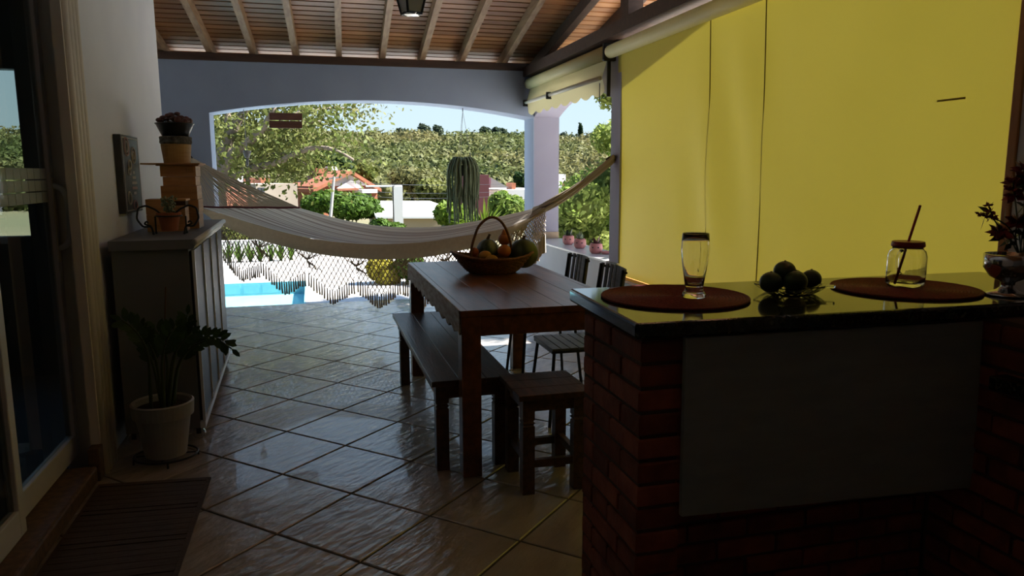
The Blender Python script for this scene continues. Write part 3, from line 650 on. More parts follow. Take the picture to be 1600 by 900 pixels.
for a in (sy0+.035, sy1-.05): kid(MB().box(sx0+.06, sx1-.06, a, a+.018, sz-.085, sz-.027), 'seat_rail', 'stool_wood', stl)
for a in (sx0+.035, sx1-.05): kid(MB().box(a, a+.018, sy0+.06, sy1-.06, sz-.085, sz-.027), 'seat_rail', 'stool_wood', stl)
for xx in (sx0+.05, sx1-.05):
    for yy in (sy0+.05, sy1-.05): leg4(stl, xx, yy, .055, sz-.027, 'stool_wood')
for yy in (sy0+.05, sy1-.05): kid(MB().box(sx0+.078, sx1-.078, yy-.013, yy+.013, .12, .155), 'stretcher', 'stool_wood', stl)
for xx in (sx0+.05, sx1-.05): kid(MB().box(xx-.013, xx+.013, sy0+.078, sy1-.078, .14, .175), 'stretcher', 'stool_wood', stl)
def make_chair(cx, cy, label):
    t = thing('slatted_chair', (cx, cy, 0), label, 'chair', 'slatted chairs along the right side of the table')
    w2 = .19
    for k in range(7):
        a = -.19+k*.0545; MB().box(a, a+.049, -w2, w2, .438, .452).build('seat_slat', 'slat_dark', t, bevel=.002)
    f = MB(); 
    for s in (-1, 1): f.bar((-.19, s*(w2-.02), .43), (.19, s*(w2-.02), .43), .018, .016)
    f.bar((-.18, -w2+.02, .43), (-.18, w2-.02, .43), .018, .016); f.bar((.18, -w2+.02, .43), (.18, w2-.02, .43), .018, .016)
    f.build('seat_frame', 'black_metal', t)
    for s in (-1, 1):
        MB().tube([(-.17, s*(w2-.03), .43), (-.21, s*(w2+.015), .0)], .010, 8).build('leg', 'black_metal', t)
        MB().tube([(.17, s*(w2-.03), .43), (.21, s*(w2+.015), .0)], .010, 8).build('leg', 'black_metal', t)
        MB().tube([(.18, s*(w2-.02), .43), (.215, s*(w2-.015), .70), (.24, s*(w2-.02), .885)], .010, 8).build('back_post', 'black_metal', t)
    def xb(y): return .035*(1-(y/w2)**2)
    for k in range(8):
        y0 = -w2+.012+k*.0465; ym = y0+.02
        MB().prism([(0, 0)]*0+[(.205+xb(ym), .64), (.213+xb(ym), .64), (.246+xb(ym), .89), (.238+xb(ym), .89)], 1, y0, y0+.036).build('back_slat', 'slat_dark', t)
    for z, x in ((.66, .215), (.87, .243)): MB().tube([(x+.006+xb(yv), yv, z) for yv in np.linspace(-w2, w2, 9)], .008, 6).build('back_rail', 'black_metal', t)
    return t
make_chair(1.46, 4.08, 'black slatted chair nearer the brick counter, right side of the table')
make_chair(1.46, 4.68, 'black slatted chair farther from the counter, before the pink pots')
# ================================================================== basket with squashes
bcx, bcy = 1.085, 4.56
bk = thing('wicker_basket', (bcx, bcy, tz), 'brown wicker basket with an arched handle on the dining table', 'basket')
def brad(t): return .145+.115*t**.8, .115+.085*t**.8
nr = 13
for i in range(nr):
    t = i/(nr-1); a_, b_ = brad(t); pts = []
    for k in range(48):
        q = 2*PI*k/48; lift = t*.035*abs(math.cos(q))**3; wv = .004*(1 if (k+i) % 2 else -1)
        pts.append((bcx+(a_+wv)*math.cos(q), bcy+(b_+wv)*math.sin(q), tz+.008+.095*t+lift))
    kid(MB().tube(pts, .0062 if i < nr-1 else .009, 6, closed=True), 'weave_row', 'wicker', bk, smooth=True)
for k in range(24):
    q = 2*PI*k/24; kid(MB().tube([(bcx+brad(t)[0]*math.cos(q)*.985, bcy+brad(t)[1]*math.sin(q)*.985, tz+.004+.097*t+t*.035*abs(math.cos(q))**3) for t in (0, .33, .66, 1)], .0045, 5), 'stake', 'wicker', bk)
kid(MB().lathe([(0, .002), (.146, .002), (.146, .012), (0, .012)], (bcx, bcy, tz), 28, 1, .8), 'base', 'wicker', bk)
hp = [(bcx-.13, bcy-.06, tz+.05)]+[at(u, v, bcy-.03) for u, v in ((735, 400), (738, 380), (747, 354), (760, 341), (772, 338), (784, 346), (793, 362), (799, 384))]+[(bcx+.115, bcy+.04, tz+.06)]
kid(MB().tube(interp(hp, 40), .0085, 8), 'handle', 'wicker', bk, smooth=True)
def fruit(name, label, cat, c, r, m, sq=(1, 1, 1), ribs=0, rd=0, stem=None, neck=None):
    t = thing(name, c, label, cat)
    b = MB().ball((0, 0, 0), r, 28 if ribs else 20, 14, sq, ribs, rd)
    if neck: b.lathe([(r*.62, r*.55), (r*.42, r*1.0), (r*.30, r*1.35), (r*.2, r*1.5), (0.001, r*1.52)], (0, 0, 0), 20)
    b.build('flesh', m, t, smooth=True)
    if stem: MB().tube([(0, 0, r*sq[2]*.95), (stem*.3, 0, r*sq[2]+stem*.6), (stem*.5, 0, r*sq[2]+stem)], [.012, .008, .009], 7).build('stem', 'stem_brown', t)
    return t
fruit('dark_squash', 'big dark green squash at the right of the basket', 'squash', at(818, 396, bcy+.01), .098, 'squash_dark', (1, 1, .96), 10, .05, .02)
fruit('striped_squash', 'green squash with pale stripes behind the yellow fruit', 'squash', at(762, 390, bcy+.04), .072, 'squash_green', (1, 1, .95), 10, .06, .03)
fruit('orange_gourd', 'orange pear-shaped gourd on top of the basket heap', 'gourd', at(788, 374, bcy+.03), .042, 'orange', (1, 1, .9), 0, 0, .03, neck=True)
fruit('orange_squash', 'round orange squash just below the pear-shaped gourd', 'squash', at(788, 392, bcy-.05), .043, 'orange', (1, 1, .92), 8, .03)
fruit('yellow_fruit', 'yellow oval fruit left of its twin at the basket front', 'fruit', at(758, 399, bcy-.07), .036, 'yellow_fruit', (1.1, .9, .8))
fruit('yellow_fruit', 'yellow oval fruit right of its twin against the basket rim', 'fruit', at(768, 405, bcy-.10), .036, 'yellow_fruit', (1.1, .9, .75))
fruit('brown_fruit', 'small brown fruit by the left foot of the basket handle', 'fruit', at(741, 394, bcy), .03, 'terracotta')
fruit('low_gourd', 'brown-orange gourd low at the basket front beside the dark squash', 'gourd', at(797, 411, bcy-.11), .036, 'orange', (1.3, .9, .75))
# ================================================================== brick counter
ZC = 1.065; k_ = (H-ZC)/(H-1.15)
cx0, cyf, cyb, cx1 = .762, 1.668, 2.255, XR-.014
tc_ = MB().prism([(cx0, cyf), (cx1, cyf-.035), (cx1, cyb-.03), (cx0+.03, cyb)], 2, ZC-.042, ZC).build('granite_countertop', 'granite', bevel=.008); tag(tc_, 'dark polished granite worktop on the brick counter', 'worktop')
ctr = thing('brick_counter', (1.5, 1.9, 0), 'red brick bar counter carrying the granite worktop', 'counter')
px0, px1, pyf, pyb = .79, .915, 1.70, 2.13
kid(MB().box(px0+.008, px1-.01, pyf+.008, pyb-.008, 0, ZC-.043), 'pillar_core', 'mortar', ctr)
kid(MB().box(px1-.01, 1.875, 1.84, 2.10, 0, ZC-.043), 'wall_core', 'mortar', ctr)
kid(MB().box(1.868, 2.2, .75, 1.86, 0, ZC-.043), 'return_core', 'mortar', ctr)
cr_, bh = .0655, .054; bmesh_c = {}
def brick(x0, x1, y0, y1, z):
    d = (round(x1-x0, 3), round(y1-y0, 3))
    if d not in bmesh_c:
        b = MB(); X, Y_, Z_ = d[0]/2, d[1]/2, bh/2; c = .004
        vs = []
        for sz_ in (-1, 1):
            for (x, y) in ((-X, -Y_), (X, -Y_), (X, Y_), (-X, Y_)): vs.append((x+(c if x < 0 else -c)*0, y, sz_*(Z_-c)))
        for sz_ in (-1, 1):
            for (x, y) in ((-X+c, -Y_+c), (X-c, -Y_+c), (X-c, Y_-c), (-X+c, Y_-c)): vs.append((x, y, sz_*Z_))
        b.add(vs, [(8, 11, 10, 9), (12, 13, 14, 15)]+[(i, (i+1) % 4, 4+(i+1) % 4, 4+i) for i in range(4)]+[(8+i, 8+(i+1) % 4, (i+1) % 4, i) for i in range(4)]+[(4+i, 4+(i+1) % 4, 12+(i+1) % 4, 12+i) for i in range(4)])
        bmesh_c[d] = b.mesh('brick', 'brick')
    o = inst('brick', bmesh_c[d], ctr); j = random.uniform(-.0025, .0025)
    o.location = Vector(((x0+x1)/2+j, (y0+y1)/2+random.uniform(-.002, .002), z+bh/2))-ctr.location; o.rotation_euler = (0, 0, random.uniform(-.008, .008))
nc = int((ZC-.045)/cr_); off = ZC-.045-nc*cr_
for i in range(nc):
    z = off+i*cr_
    # pillar: front header block wraps the corner, then stretchers along the left face
    a = pyf; seq = (.125, .205, .085) if i % 2 else (.205, .125, .085)
    wf = px1-px0
    first = True
    for s in seq:
        b = min(a+s, pyb)
        if b-a > .03: brick(px0, px1 if first else px0+.06, a, b-.011, z)
        a = b; first = False
    # recessed wall between pillar and return
    x = px1+.002-(.1 if i % 2 else 0)
    while x < 1.86:
        x0, x1 = max(x, px1+.002), min(x+.2, 1.86)
        if x1-x0 > .03 and z < .8 and not (x0 > 1.56 and x1 < 1.80 and 0): brick(x0, x1-.011, 1.83, 1.88, z)
        x += .2
    # return wall (faces the dining side's left)
    y_ = 1.82+(.1 if i % 2 else 0)
    while y_ > .75:
        y1_, y0_ = min(y_, 1.82), max(y_-.2, .75)
        if y1_-y0_ > .03: brick(1.858, 1.91, y0_+.011, y1_, z)
        y_ -= .2
gp = thing('grey_panel', (1.37, 1.67, .9), 'flat grey board hung below the granite worktop', 'panel')
pq = [at(1072, 528, 1.676), at(1537, 501, 1.676), at(1520, 762, 1.676), at(1065, 808, 1.676)]
pz = [(p[0], p[2]) for p in pq]
kid(MB().prism(pz[::-1], 1, 1.676, 1.694), 'board', 'panel_grey', gp, bevel=.002)
for x in (1.0, 1.7): kid(MB().box(x, x+.05, 1.694, 1.835, ZC-.085, ZC-.045), 'hanger_block', 'panel_grey', gp)
sh = MB().box(1.80, 2.25, .75, 1.60, .835, .875).build('granite_shelf', 'granite', bevel=.006); tag(sh, 'dark granite shelf let into the brickwork at the right', 'shelf')
# ---- on the counter
def S(p): return (p[0], p[1], ZC)
def placemat(c, r, label):
    t = thing('round_placemat', (c[0], c[1], ZC), label, 'placemat'); prof = [(0.001, .004)]
    for k in range(22): a = r*(k+.5)/22; prof += [(a, .0065), (a+r*.5/22, .0045)]
    prof += [(r, .003), (r, .0003), (.001, .0003)]
    MB().lathe(prof, n=56).build('woven_disc', 'redmat', t, smooth=False)
    MB().tube([(r*math.cos(a), r*math.sin(a), .0045) for a in np.linspace(0, 2*PI, 57)[:-1]], .0042, 6, closed=True).build('rolled_edge', 'redmat', t, smooth=True)
    return t
m1 = atz(1056, 466, ZC); m2 = atz(1416, 453, ZC)
placemat((m1[0], m1[1]+.01), .215, 'round dark red woven placemat under the beer glass'); placemat((m2[0], m2[1]+.01), .215, 'round dark red woven placemat under the jar')
zm = ZC+.0075
g = atz(1084, 464, zm)
gt = thing('beer_glass', (g[0], g[1], zm), 'empty tall beer glass on the left placemat', 'glass')
MB().lathe([(0, .0002), (.034, .0002), (.036, .004), (.033, .012), (.026, .022), (.027, .034), (.031, .06), (.038, .105), (.0415, .14), (.0405, .165), (.038, .188), (.0365, .188), (.0388, .165), (.0398, .14), (.0365, .105), (.029, .062), (.024, .040), (.018, .034), (0, .033)], n=40).build('bowl', 'clear_glass', gt, smooth=True)
MB().tube([(.0373*math.cos(a), .0373*math.sin(a), .188) for a in np.linspace(0, 2*PI, 41)[:-1]], .0011, 6, closed=True).build('rim', 'clear_glass', gt, smooth=True)
j = atz(1414, 446, zm)
jt = thing('mason_jar', (j[0], j[1], zm), 'square glass jar with a red screw lid on the right placemat', 'jar', rz=.5)
def sq_lathe(b, prof, n=32, e=4):
    o = len(b.v)
    for r, z, sqr in prof:
        for k in range(n):
            a = 2*PI*k/n; c_, s_ = math.cos(a), math.sin(a); q = (abs(c_)**e+abs(s_)**e)**(-1/e); f_ = 1+(q-1)*sqr
            b.v.append((r*c_*f_, r*s_*f_, z))
    for i in range(len(prof)-1):
        for k in range(n): b.f.append((o+i*n+k, o+i*n+(k+1) % n, o+(i+1)*n+(k+1) % n, o+(i+1)*n+k))
    return b
sq_lathe(MB(), [(.001, .0003, 1), (.046, .0003, 1), (.052, .008, 1), (.053, .04, 1), (.053, .095, 1), (.050, .112, .8), (.045, .120, .2), (.045, .128, 0), (.043, .128, 0), (.043, .118, .2), (.048, .108, .8), (.050, .09, 1), (.050, .03, 1), (.047, .014, 1), (.001, .011, 1)]).build('body', 'clear_glass', jt, smooth=True)
MB().lathe([(.0, .127), (.0, .1435), (.0465, .1435), (.0485, .142), (.0485, .137), (.050, .136), (.050, .128), (.0485, .1265), (.0462, .1265), (.0462, .127)][1:], n=40).build('lid', 'red', jt)
MB().tube(interp([(.045, .0, .105), (.075, .0, .1), (.08, .0, .07), (.075, .0, .04), (.045, .0, .03)], 16), .0055, 8).build('glass_handle', 'clear_glass', jt, smooth=True).rotation_euler = (0, 0, .7)
stw = thing('drinking_straw', (j[0], j[1], zm), 'red straw leaning in the lidded jar', 'straw')
MB().tube([tuple(np.array(at(1398, 443, j[1]-.01))-np.array([j[0], j[1], zm])), tuple(np.array(at(1438, 321, j[1]+.01))-np.array([j[0], j[1], zm]))], .0042, 10).build('tube', 'red', stw, smooth=True)
# tray with limes
ta = np.array(atz(1180, 463, ZC)); tb_ = np.array(atz(1296, 447, ZC)); tcn = np.array(atz(1240, 459, ZC))
tang = math.atan2(tb_[1]-ta[1], tb_[0]-ta[0])*.0
ty = thing('glass_dish', (tcn[0], tcn[1]+.02, ZC), 'cut-glass square dish with a handle holding the limes', 'dish', rz=.16)
def dish(zf, b=None, half=.088, n=24):
    b = MB(); rows_o = []
    prof = [(.55, .0004), (.7, .002), (.85, .012), (1.0, .024), (1.02, .028), (.97, .027), (.82, .016), (.66, .0065), (.5, .0055)]
    vs = []
    for r, z in prof: 
        for k in range(40):
            a = 2*PI*k/40+PI/4; c_, s_ = math.cos(a), math.sin(a); q = (abs(c_)**5+abs(s_)**5)**(-1/5); w_ = 1+(.03*(k % 2) if r > .8 else 0)
            vs.append((half*r*c_*q*w_, half*r*s_*q*w_*.95, z))
    fs = [(i*40+k, i*40+(k+1) % 40, (i+1)*40+(k+1) % 40, (i+1)*40+k) for i in range(len(prof)-1) for k in range(40)]
    fs += [tuple(range(40))[::-1], tuple(8*40+k for k in range(40))]
    return b.add(vs, fs)
dish(0).build('dish_body', 'clear_glass', ty)
MB().prism([(.09, -.012), (.125, -.008), (.13, .0), (.125, .008), (.09, .012)], 2, .022, .030).build('handle_tab', 'clear_glass', ty).rotation_euler = (0, 0, -PI/4)
dc = np.array([tcn[0], tcn[1]+.02])
lim = [('front left', 1204, 447, -.015, .033), ('front middle', 1242, 449, -.035, .035), ('right', 1267, 440, .02, .031), ('back left', 1212, 440, .035, .03), ('back right', 1240, 437, .045, .031), ('top', 1226, 424, .0, .033)]
lbl = {'front left': 'dark green lime at the left end of the dish', 'front middle': 'dark green lime at the front of the heap, biggest in view', 'right': 'dark green lime at the right end of the dish', 'back left': 'dark green lime behind the left end of the heap', 'back right': 'dark green lime hidden at the back of the heap', 'top': 'dark green lime on top of the heap'}
for n_, u, v, dy, r in lim:
    p_ = at(u, v, tcn[1]+.01+dy); t = thing('lime', (p_[0], p_[1], max(p_[2], ZC+.007+r) if n_ != 'top' else p_[2]), lbl[n_], 'lime', 'limes heaped in the glass dish')
    MB().ball((0, 0, 0), r, 20, 12, (1.05, 1, .97)).build('flesh', 'lime', t, smooth=True); MB().lathe([(0, -.002), (.004, -.001), (.003, .002), (0, .002)], (0, 0, r*.97), 8).build('stem_scar', 'stem_brown', t)
# footed bowl, clear glass and flowers at the right
v0 = atz(1592, 466, ZC)
vb = thing('footed_bowl', (v0[0]+.01, v0[1]+.05, ZC), 'dark silvery footed bowl under the flowers', 'bowl')
MB().lathe([(0, .0004), (.058, .0004), (.06, .006), (.03, .016), (.018, .028), (.02, .042), (.05, .058), (.068, .085), (.07, .125), (.066, .127), (.064, .088), (.045, .064), (0, .056)], n=36).build('bowl', 'silver', vb, smooth=True)
vg = thing('flower_glass', (v0[0]+.045, v0[1]-.035, ZC), 'narrow clear glass beside the footed bowl', 'glass')
MB().lathe([(0, .0004), (.028, .0004), (.03, .01), (.03, .13), (.028, .13), (.027, .014), (0, .010)], n=28).build('glass_body', 'clear_glass', vg, smooth=True)
fl = thing('flower_bunch', (v0[0]+.01, v0[1]+.05, ZC+.07), 'dark red flowers with green leaves standing in the footed bowl', 'flowers')
fo = np.array([v0[0]+.01, v0[1]+.05, ZC+.07])
def fkid(b, n, m, **k):
    b.v = [tuple(np.array(q)-fo) for q in b.v]; return b.build(n, m, fl, **k)
stems = [((1590, 395), (1572, 360), (1555, 350), (1545, 322)), ((1592, 395), (1582, 360), (1565, 345), (1532, 335)), ((1596, 395), (1590, 350), (1585, 300), (1583, 285)), ((1600, 395), (1600, 330), (1602, 290), (1600, 265)), ((1590, 395), (1578, 372), (1572, 372), (1560, 362)), ((1598, 395), (1610, 330), (1630, 300)), ((1594, 395), (1598, 360), (1615, 340)), ((1590, 395), (1586, 365), (1590, 345))]
for k, pp in enumerate(stems):
    yv = v0[1]+.05; P3 = interp([at(u, v, yv+(.012*(k % 3)-.012)*(i > 0)) for i, (u, v) in enumerate(pp)], 12); fkid(MB().tube(P3, .0022, 5), 'stem', 'dark_leaf')
    heads = [P3[-1]]+([P3[-3], P3[-2]] if k < 5 else [P3[-2]])
    for hc in heads:
        b = MB(); hc = Vector(hc)
        for q in range(16 if k < 2 else 26):
            d = Vector((random.gauss(0, 1), random.gauss(0, 1), random.gauss(.2, 1))).normalized(); e = d.orthogonal().normalized(); L_ = .016 if k < 2 else .03; L_ *= .7+.6*random.random()
            b.add([hc, hc+d*L_*.5+e*L_*.28, hc+d*L_, hc+d*L_*.5-e*L_*.28], [(0, 1, 2, 3)])
        fkid(b, 'blossom', 'flower_red')
    for q in range(4):
        c_ = Vector(P3[4+q*2 if 4+q*2 < 12 else 11]); d = Vector((random.gauss(0, 1), random.gauss(0, .6), random.gauss(-.3, .7))).normalized(); e = d.orthogonal().normalized(); L_ = .05*(.7+.6*random.random())
        fkid(MB().add([c_, c_+d*L_*.45+e*L_*.2, c_+d*L_, c_+d*L_*.45-e*L_*.2], [(0, 1, 2, 3)]), 'leaf', 'dark_leaf')
# ================================================================== lantern
lx, ly, lz = at(643, 25, 4.6)
ln = thing('ceiling_lantern', (lx, ly, lz), 'black-framed hanging lantern with pale glass panes under the rafters', 'lamp', rz=.35)
ztop = .26
def hexp(r, z, n=4): return [(r*math.cos(2*PI*k/n+PI/4), r*math.sin(2*PI*k/n+PI/4), z) for k in range(n)]
lo, hi = hexp(.062, .012), hexp(.115, .20)
for k in range(4):
    MB().bar(lo[k], hi[k], .011, .011).build('frame_bar', 'iron', ln); MB().bar(lo[k], lo[(k+1) % 4], .011, .014).build('frame_bar', 'iron', ln); MB().bar(hi[k], hi[(k+1) % 4], .013, .014).build('frame_bar', 'iron', ln)
    q = [Vector(lo[k])*.97, Vector(lo[(k+1) % 4])*.97, Vector(hi[(k+1) % 4])*.97, Vector(hi[k])*.97]
    q = [Vector((a.x, a.y, b[2])) for a, b in zip(q, (lo[k], lo[k], hi[k], hi[k]))]; n_ = (q[1]-q[0]).cross(q[3]-q[0]).normalized()*.003
    MB().add([*q, *[a-n_ for a in q]], [(0, 1, 2, 3), (7, 6, 5, 4), (0, 4, 5, 1), (1, 5, 6, 2), (2, 6, 7, 3), (3, 7, 4, 0)]).build('pane', 'lamp_glass', ln)
MB().lathe([(.0, .0), (.05, .004), (.062, .012), (.04, .016), (0, .016)], n=4).build('bottom_finial', 'chrome', ln)
MB().add([*hexp(.135, .205), (0, 0, .30)], [(0, 1, 4), (1, 2, 4), (2, 3, 4), (3, 0, 4), (3, 2, 1, 0)]).build('cap', 'iron', ln)
MB().tube([(0, 0, .29), (0, 0, zr(ly)-lz-.001)], .007, 8).build('rod', 'iron', ln)
# ================================================================== hammock
LH = np.array(at(297, 247, YB-.02)); RH = np.array(atx(960, 247, XR-.01))
dv = (RH-LH)[:2]; SPAN = np.linalg.norm(dv); dv /= SPAN; pv = np.array([dv[1], -dv[0]])   # towards the camera
if pv[1] > 0: pv = -pv
def onp(u, v, off):
    """point on the ray through (u,v) on the vertical plane of the hammock line shifted by off towards the camera"""
    o = LH[:2]+pv*off; d = ray(u, v); t = (o@pv)/(d[:2]@pv); return np.array([d[0]*t, d[1]*t, H+d[2]*t])
def curve(px, offs, n=46):
    q = np.array(px, float); oo = np.interp(np.linspace(0, 1, len(px)), np.linspace(0, 1, len(offs)), offs)
    return interp([onp(u, v, o) for (u, v), o in zip(px, oo)], n)
NB = 46
Bk = curve([(468, 325), (500, 334), (540, 345), (580, 352), (620, 356), (660, 357), (700, 354), (740, 347), (780, 339), (820, 330), (850, 321)], [-.30, -.34, -.34, -.30, -.2, -.03], NB)
Ft = curve([(313, 324), (336, 331), (385, 347), (433, 361), (480, 372), (528, 379), (581, 382), (625, 381), (670, 378), (720, 369), (765, 362), (792, 357), (821, 345), (852, 327)], [.28, .30, .30, .26, .18, .03], NB)
Hm = curve([(318, 333), (330, 342), (368, 363), (407, 376), (480, 394), (523, 401), (581, 406), (625, 405), (670, 402), (720, 392), (765, 381), (792, 370), (824, 350), (855, 329)], [.30, .33, .33, .29, .2, .03], NB)
ham = thing('hammock', tuple(LH), 'cream striped cotton hammock with macrame fringe slung across the terrace', 'hammock')
def hk(b, n, m, **k): return kid(b, n, m, ham, **k)
NJ = 14; rows = []
for j_ in range(NJ+1):
    t = j_/NJ; sag = .17*math.sin(PI*t)*.6
    row = []
    for i in range(NB):
        s = i/(NB-1); env = math.sin(PI*min(1, s*1.15+.0))**.6 if s < .87 else math.sin(PI*min(1, .87*1.15))**.6
        p_ = Bk[i]*(1-t)+Ft[i]*t; env = max(0, math.sin(PI*s))**.7
        fold = .008*math.sin(t*21+s*2.5)*(.3+.7*(1-abs(2*s-1)))
        row.append((p_[0], p_[1], p_[2]-.10*env*math.sin(PI*t)*(1-.5*t)+fold))
    rows.append(row)
fab = MB().grid(rows)
me = fab.mesh('fabric', 'cord', True)
# stripes run lengthwise: colour by UV v
uvl = me.uv_layers.new(name='UVMap'); idx = np.zeros(len(me.loops), int); me.loops.foreach_get('vertex_index', idx)
uvv = np.stack([(idx % NB)/(NB-1), (idx//NB)/NJ], 1); uvl.data.foreach_set('uv', uvv.ravel())
fm = mat('hammock_cloth', (.58, .50, .42), .9, trans=.25); n = fm.node_tree; Ln = n.links
uvn = n.nodes.new('ShaderNodeUVMap'); sp = n.nodes.new('ShaderNodeSeparateXYZ'); Ln.new(uvn.outputs[0], sp.inputs[0])
nz = n.nodes.new('ShaderNodeTexNoise'); nz.noise_dimensions = '1D'; nz.inputs['Scale'].default_value = 22; nz.inputs['Detail'].default_value = 2; Ln.new(sp.outputs[1], nz.inputs['W'])
cr = n.nodes.new('ShaderNodeValToRGB'); cr.color_ramp.elements[0].position = .40; cr.color_ramp.elements[0].color = (.34, .27, .23, 1); cr.color_ramp.elements[1].position = .58; cr.color_ramp.elements[1].color = (.70, .64, .56, 1)
Ln.new(nz.outputs[0], cr.inputs[0]); Ln.new(cr.outputs[0], n.nodes['Principled BSDF'].inputs['Base Color'])
for q in n.nodes:
    if q.type == 'BSDF_TRANSLUCENT': Ln.new(cr.outputs[0], q.inputs[0])
me.materials[0] = fm
fo_ = bpy.data.objects.new('fabric', me); col.objects.link(fo_); fo_.parent = ham; fo_.location = -ham.location
M['hem'] = mat('hem', (.46, .36, .24), .9, (.42, .33, .22), 30, trans=.2)
hk(MB().grid([[tuple(a*(1-t)+b*t+np.array([pv[0], pv[1], 0])*.02*math.sin(PI*t)) for a, b in zip(Ft, Hm)] for t in np.linspace(0, 1, 5)]), 'hem_band', 'hem', smooth=True)
# right gathered end
ga, gb = Bk[-1]*.5+Ft[-1]*.5, RH
for k in range(9):
    a = 2*PI*k/9; st_ = (rows[int(NJ*k/8)][-3]); pts = []
    for t in np.linspace(0, 1, 12):
        c_ = ga*(1-t)+gb*t; r = .028*(1-t)**1.2+.014+.012*max(0, t-.6)
        q = c_+np.array([pv[0]*math.cos(a+t), pv[1]*math.cos(a+t), math.sin(a+t)])*r; q[2] -= .05*math.sin(PI*t)*.6
        pts.append(q if t > .12 else np.array(st_)*(1-t/.12)+q*(t/.12))
    hk(MB().tube(pts, [.013]*8+[.015, .017, .018, .016], 6), 'gathered_cord', 'cord' if k % 2 else 'string', smooth=True)
hk(MB().tube([tuple(RH+np.array([.005, 0, 0])), tuple(RH+np.array([-.03, .02, -.005])), tuple(RH+np.array([-.05, .035, -.02]))], .022, 10), 'end_loop', 'stem_brown', smooth=True)
# left fan of strings and braided edge
band = [np.array(r[0]) for r in rows]
hk(MB().tube([tuple(q) for q in interp(band, 40)], .012, 8), 'braided_edge', 'maroon', smooth=True)
bd = interp(band, 62)
for k in range(62):
    e_ = bd[k]; h_ = LH+np.array([0, 0, .012*math.sin(k)]); mid = (e_+h_)/2+np.array([0, 0, -.012-.02*((k*7) % 5)/5])
    hk(MB().tube([tuple(h_), tuple(mid), tuple(e_)], .0046, 4, cap=False), 'string', 'string')
hk(MB().tube([tuple(LH+np.array([.02*math.cos(a), -.01, .02*math.sin(a)])) for a in np.linspace(0, 2*PI, 17)[:-1]], .006, 6, closed=True), 'hook_ring', 'iron', smooth=True)
# macrame fringe, one scalloped net after another along the hem
hemU = np.array([[*(Hm[i]), 800+F*((Hm[i]-np.array([0, 0, H]))@_R)/((Hm[i]-np.array([0, 0, H]))@_f)] for i in range(NB)])
def hem_at(u): return np.array([np.interp(u, hemU[:, 3], hemU[:, k]) for k in range(3)])
def scallop(u0, u1, side, tip, tass, cm='cord'):
    N = 10; A = hem_at(u0); B_ = hem_at(u1); W_ = np.linalg.norm(B_-A)
    def pt(s, d):
        q = hem_at(u0+(u1-u0)*min(1, max(0, s))).copy(); q[2] -= d; q[:2] += pv*.02*math.sin(6*s+u0)*d; return tuple(q)
    def dep(s): return (side+(tip-side)*(1-abs(2*s-1))**1.1)
    net = MB(); slope = W_/N*.95
    for sgn in (-1, 1):
        for k in range(-N, 2*N+1):
            pts = []
            for i in range(0, 26):
                d = tip*i/25; s = k/N+sgn*d/(W_*1.0)*.62+.004*math.sin(i*1.3+k)
                if 0 <= s <= 1 and d <= dep(s): pts.append(pt(s, d))
                elif pts: break
            if len(pts) > 1: net.tube(pts, .0046, 4, cap=False)
    fr = hk(net, 'macrame_net', cm)
    tb2 = MB()
    for k in range(19):
        s = (k+.5)/19; d = dep(s); tb2.tube([pt(s, d-.01), pt(s+.004*math.sin(k*3), d+tass*.5), pt(s+.008*math.sin(k*5), d+tass*(.9+.2*random.random()))], [.0055, .0075, .009], 5)
    o = tb2.build('tassels', cm, fr); o['kind'] = 'stuff'; fr['kind'] = 'stuff'
    # radiating knot at the seam between two scallops
    kb = MB()
    for q in np.linspace(-1, 1, 9): kb.tube([pt(0, .075), pt(q*.28 if q > 0 else 0.0, .0) if q > 0 else tuple(np.array(hem_at(u0+(u1-u0)*q*.28)))], .0042, 4, cap=False)
    for q in np.linspace(0, .3, 6): kb.tube([pt(0, .075), pt(q, .15)], .0042, 4, cap=False)
    o = kb.build('knot_rays', cm, fr)
M['cord_lit'] = mat('cord_lit', (.60, .50, .42), .9, island=.2)  # cord colour lightened to imitate light falling on the end scallop
for (u0, u1, sd, tp_, ts) in ((345, 403, .25, .36, .10), (404, 477, .20, .36, .11), (479, 554, .20, .34, .11), (556, 626, .20, .34, .11), (627, 694, .20, .34, .11), (695, 755, .2, .33, .11), (756, 812, .2, .31, .11)): scallop(u0, u1, sd, tp_, ts)
scallop(813, 853, .20, .26, .14, 'cord_lit')
# ================================================================== hanging things in the arch, pots
hpx = np.array(at(724, 255, YB+.18)); ztp = ZA-.0
def arch_z(x):
    half = (XR-.012-AL)/2; rise = ZA-ZS; R_ = (half*half+rise*rise)/(2*rise); mid = (XR-.012+AL)/2; return ZA-R_+math.sqrt(R_*R_-(x-mid)**2)
hg = thing('hanging_cactus', tuple(hpx), 'hanging basket of long trailing green cactus stems in the wide arch', 'plant')
kid(MB().lathe([(0, -.14), (.06, -.14), (.09, -.03), (.085, -.02), (0, -.03)], tuple(hpx), 20), 'pot', 'black_pot', hg)
for a in (0, 2.1, 4.2): kid(MB().tube([tuple(hpx+np.array([.1*math.cos(a), .1*math.sin(a), 0])), (hpx[0], hpx[1], arch_z(hpx[0])-.03)], .0022, 5), 'wire', 'grey_orn', hg)
kid(MB().tube([(hpx[0], hpx[1], arch_z(hpx[0])-.035), (hpx[0], hpx[1], arch_z(hpx[0]))], .005, 6), 'hook', 'iron', hg)
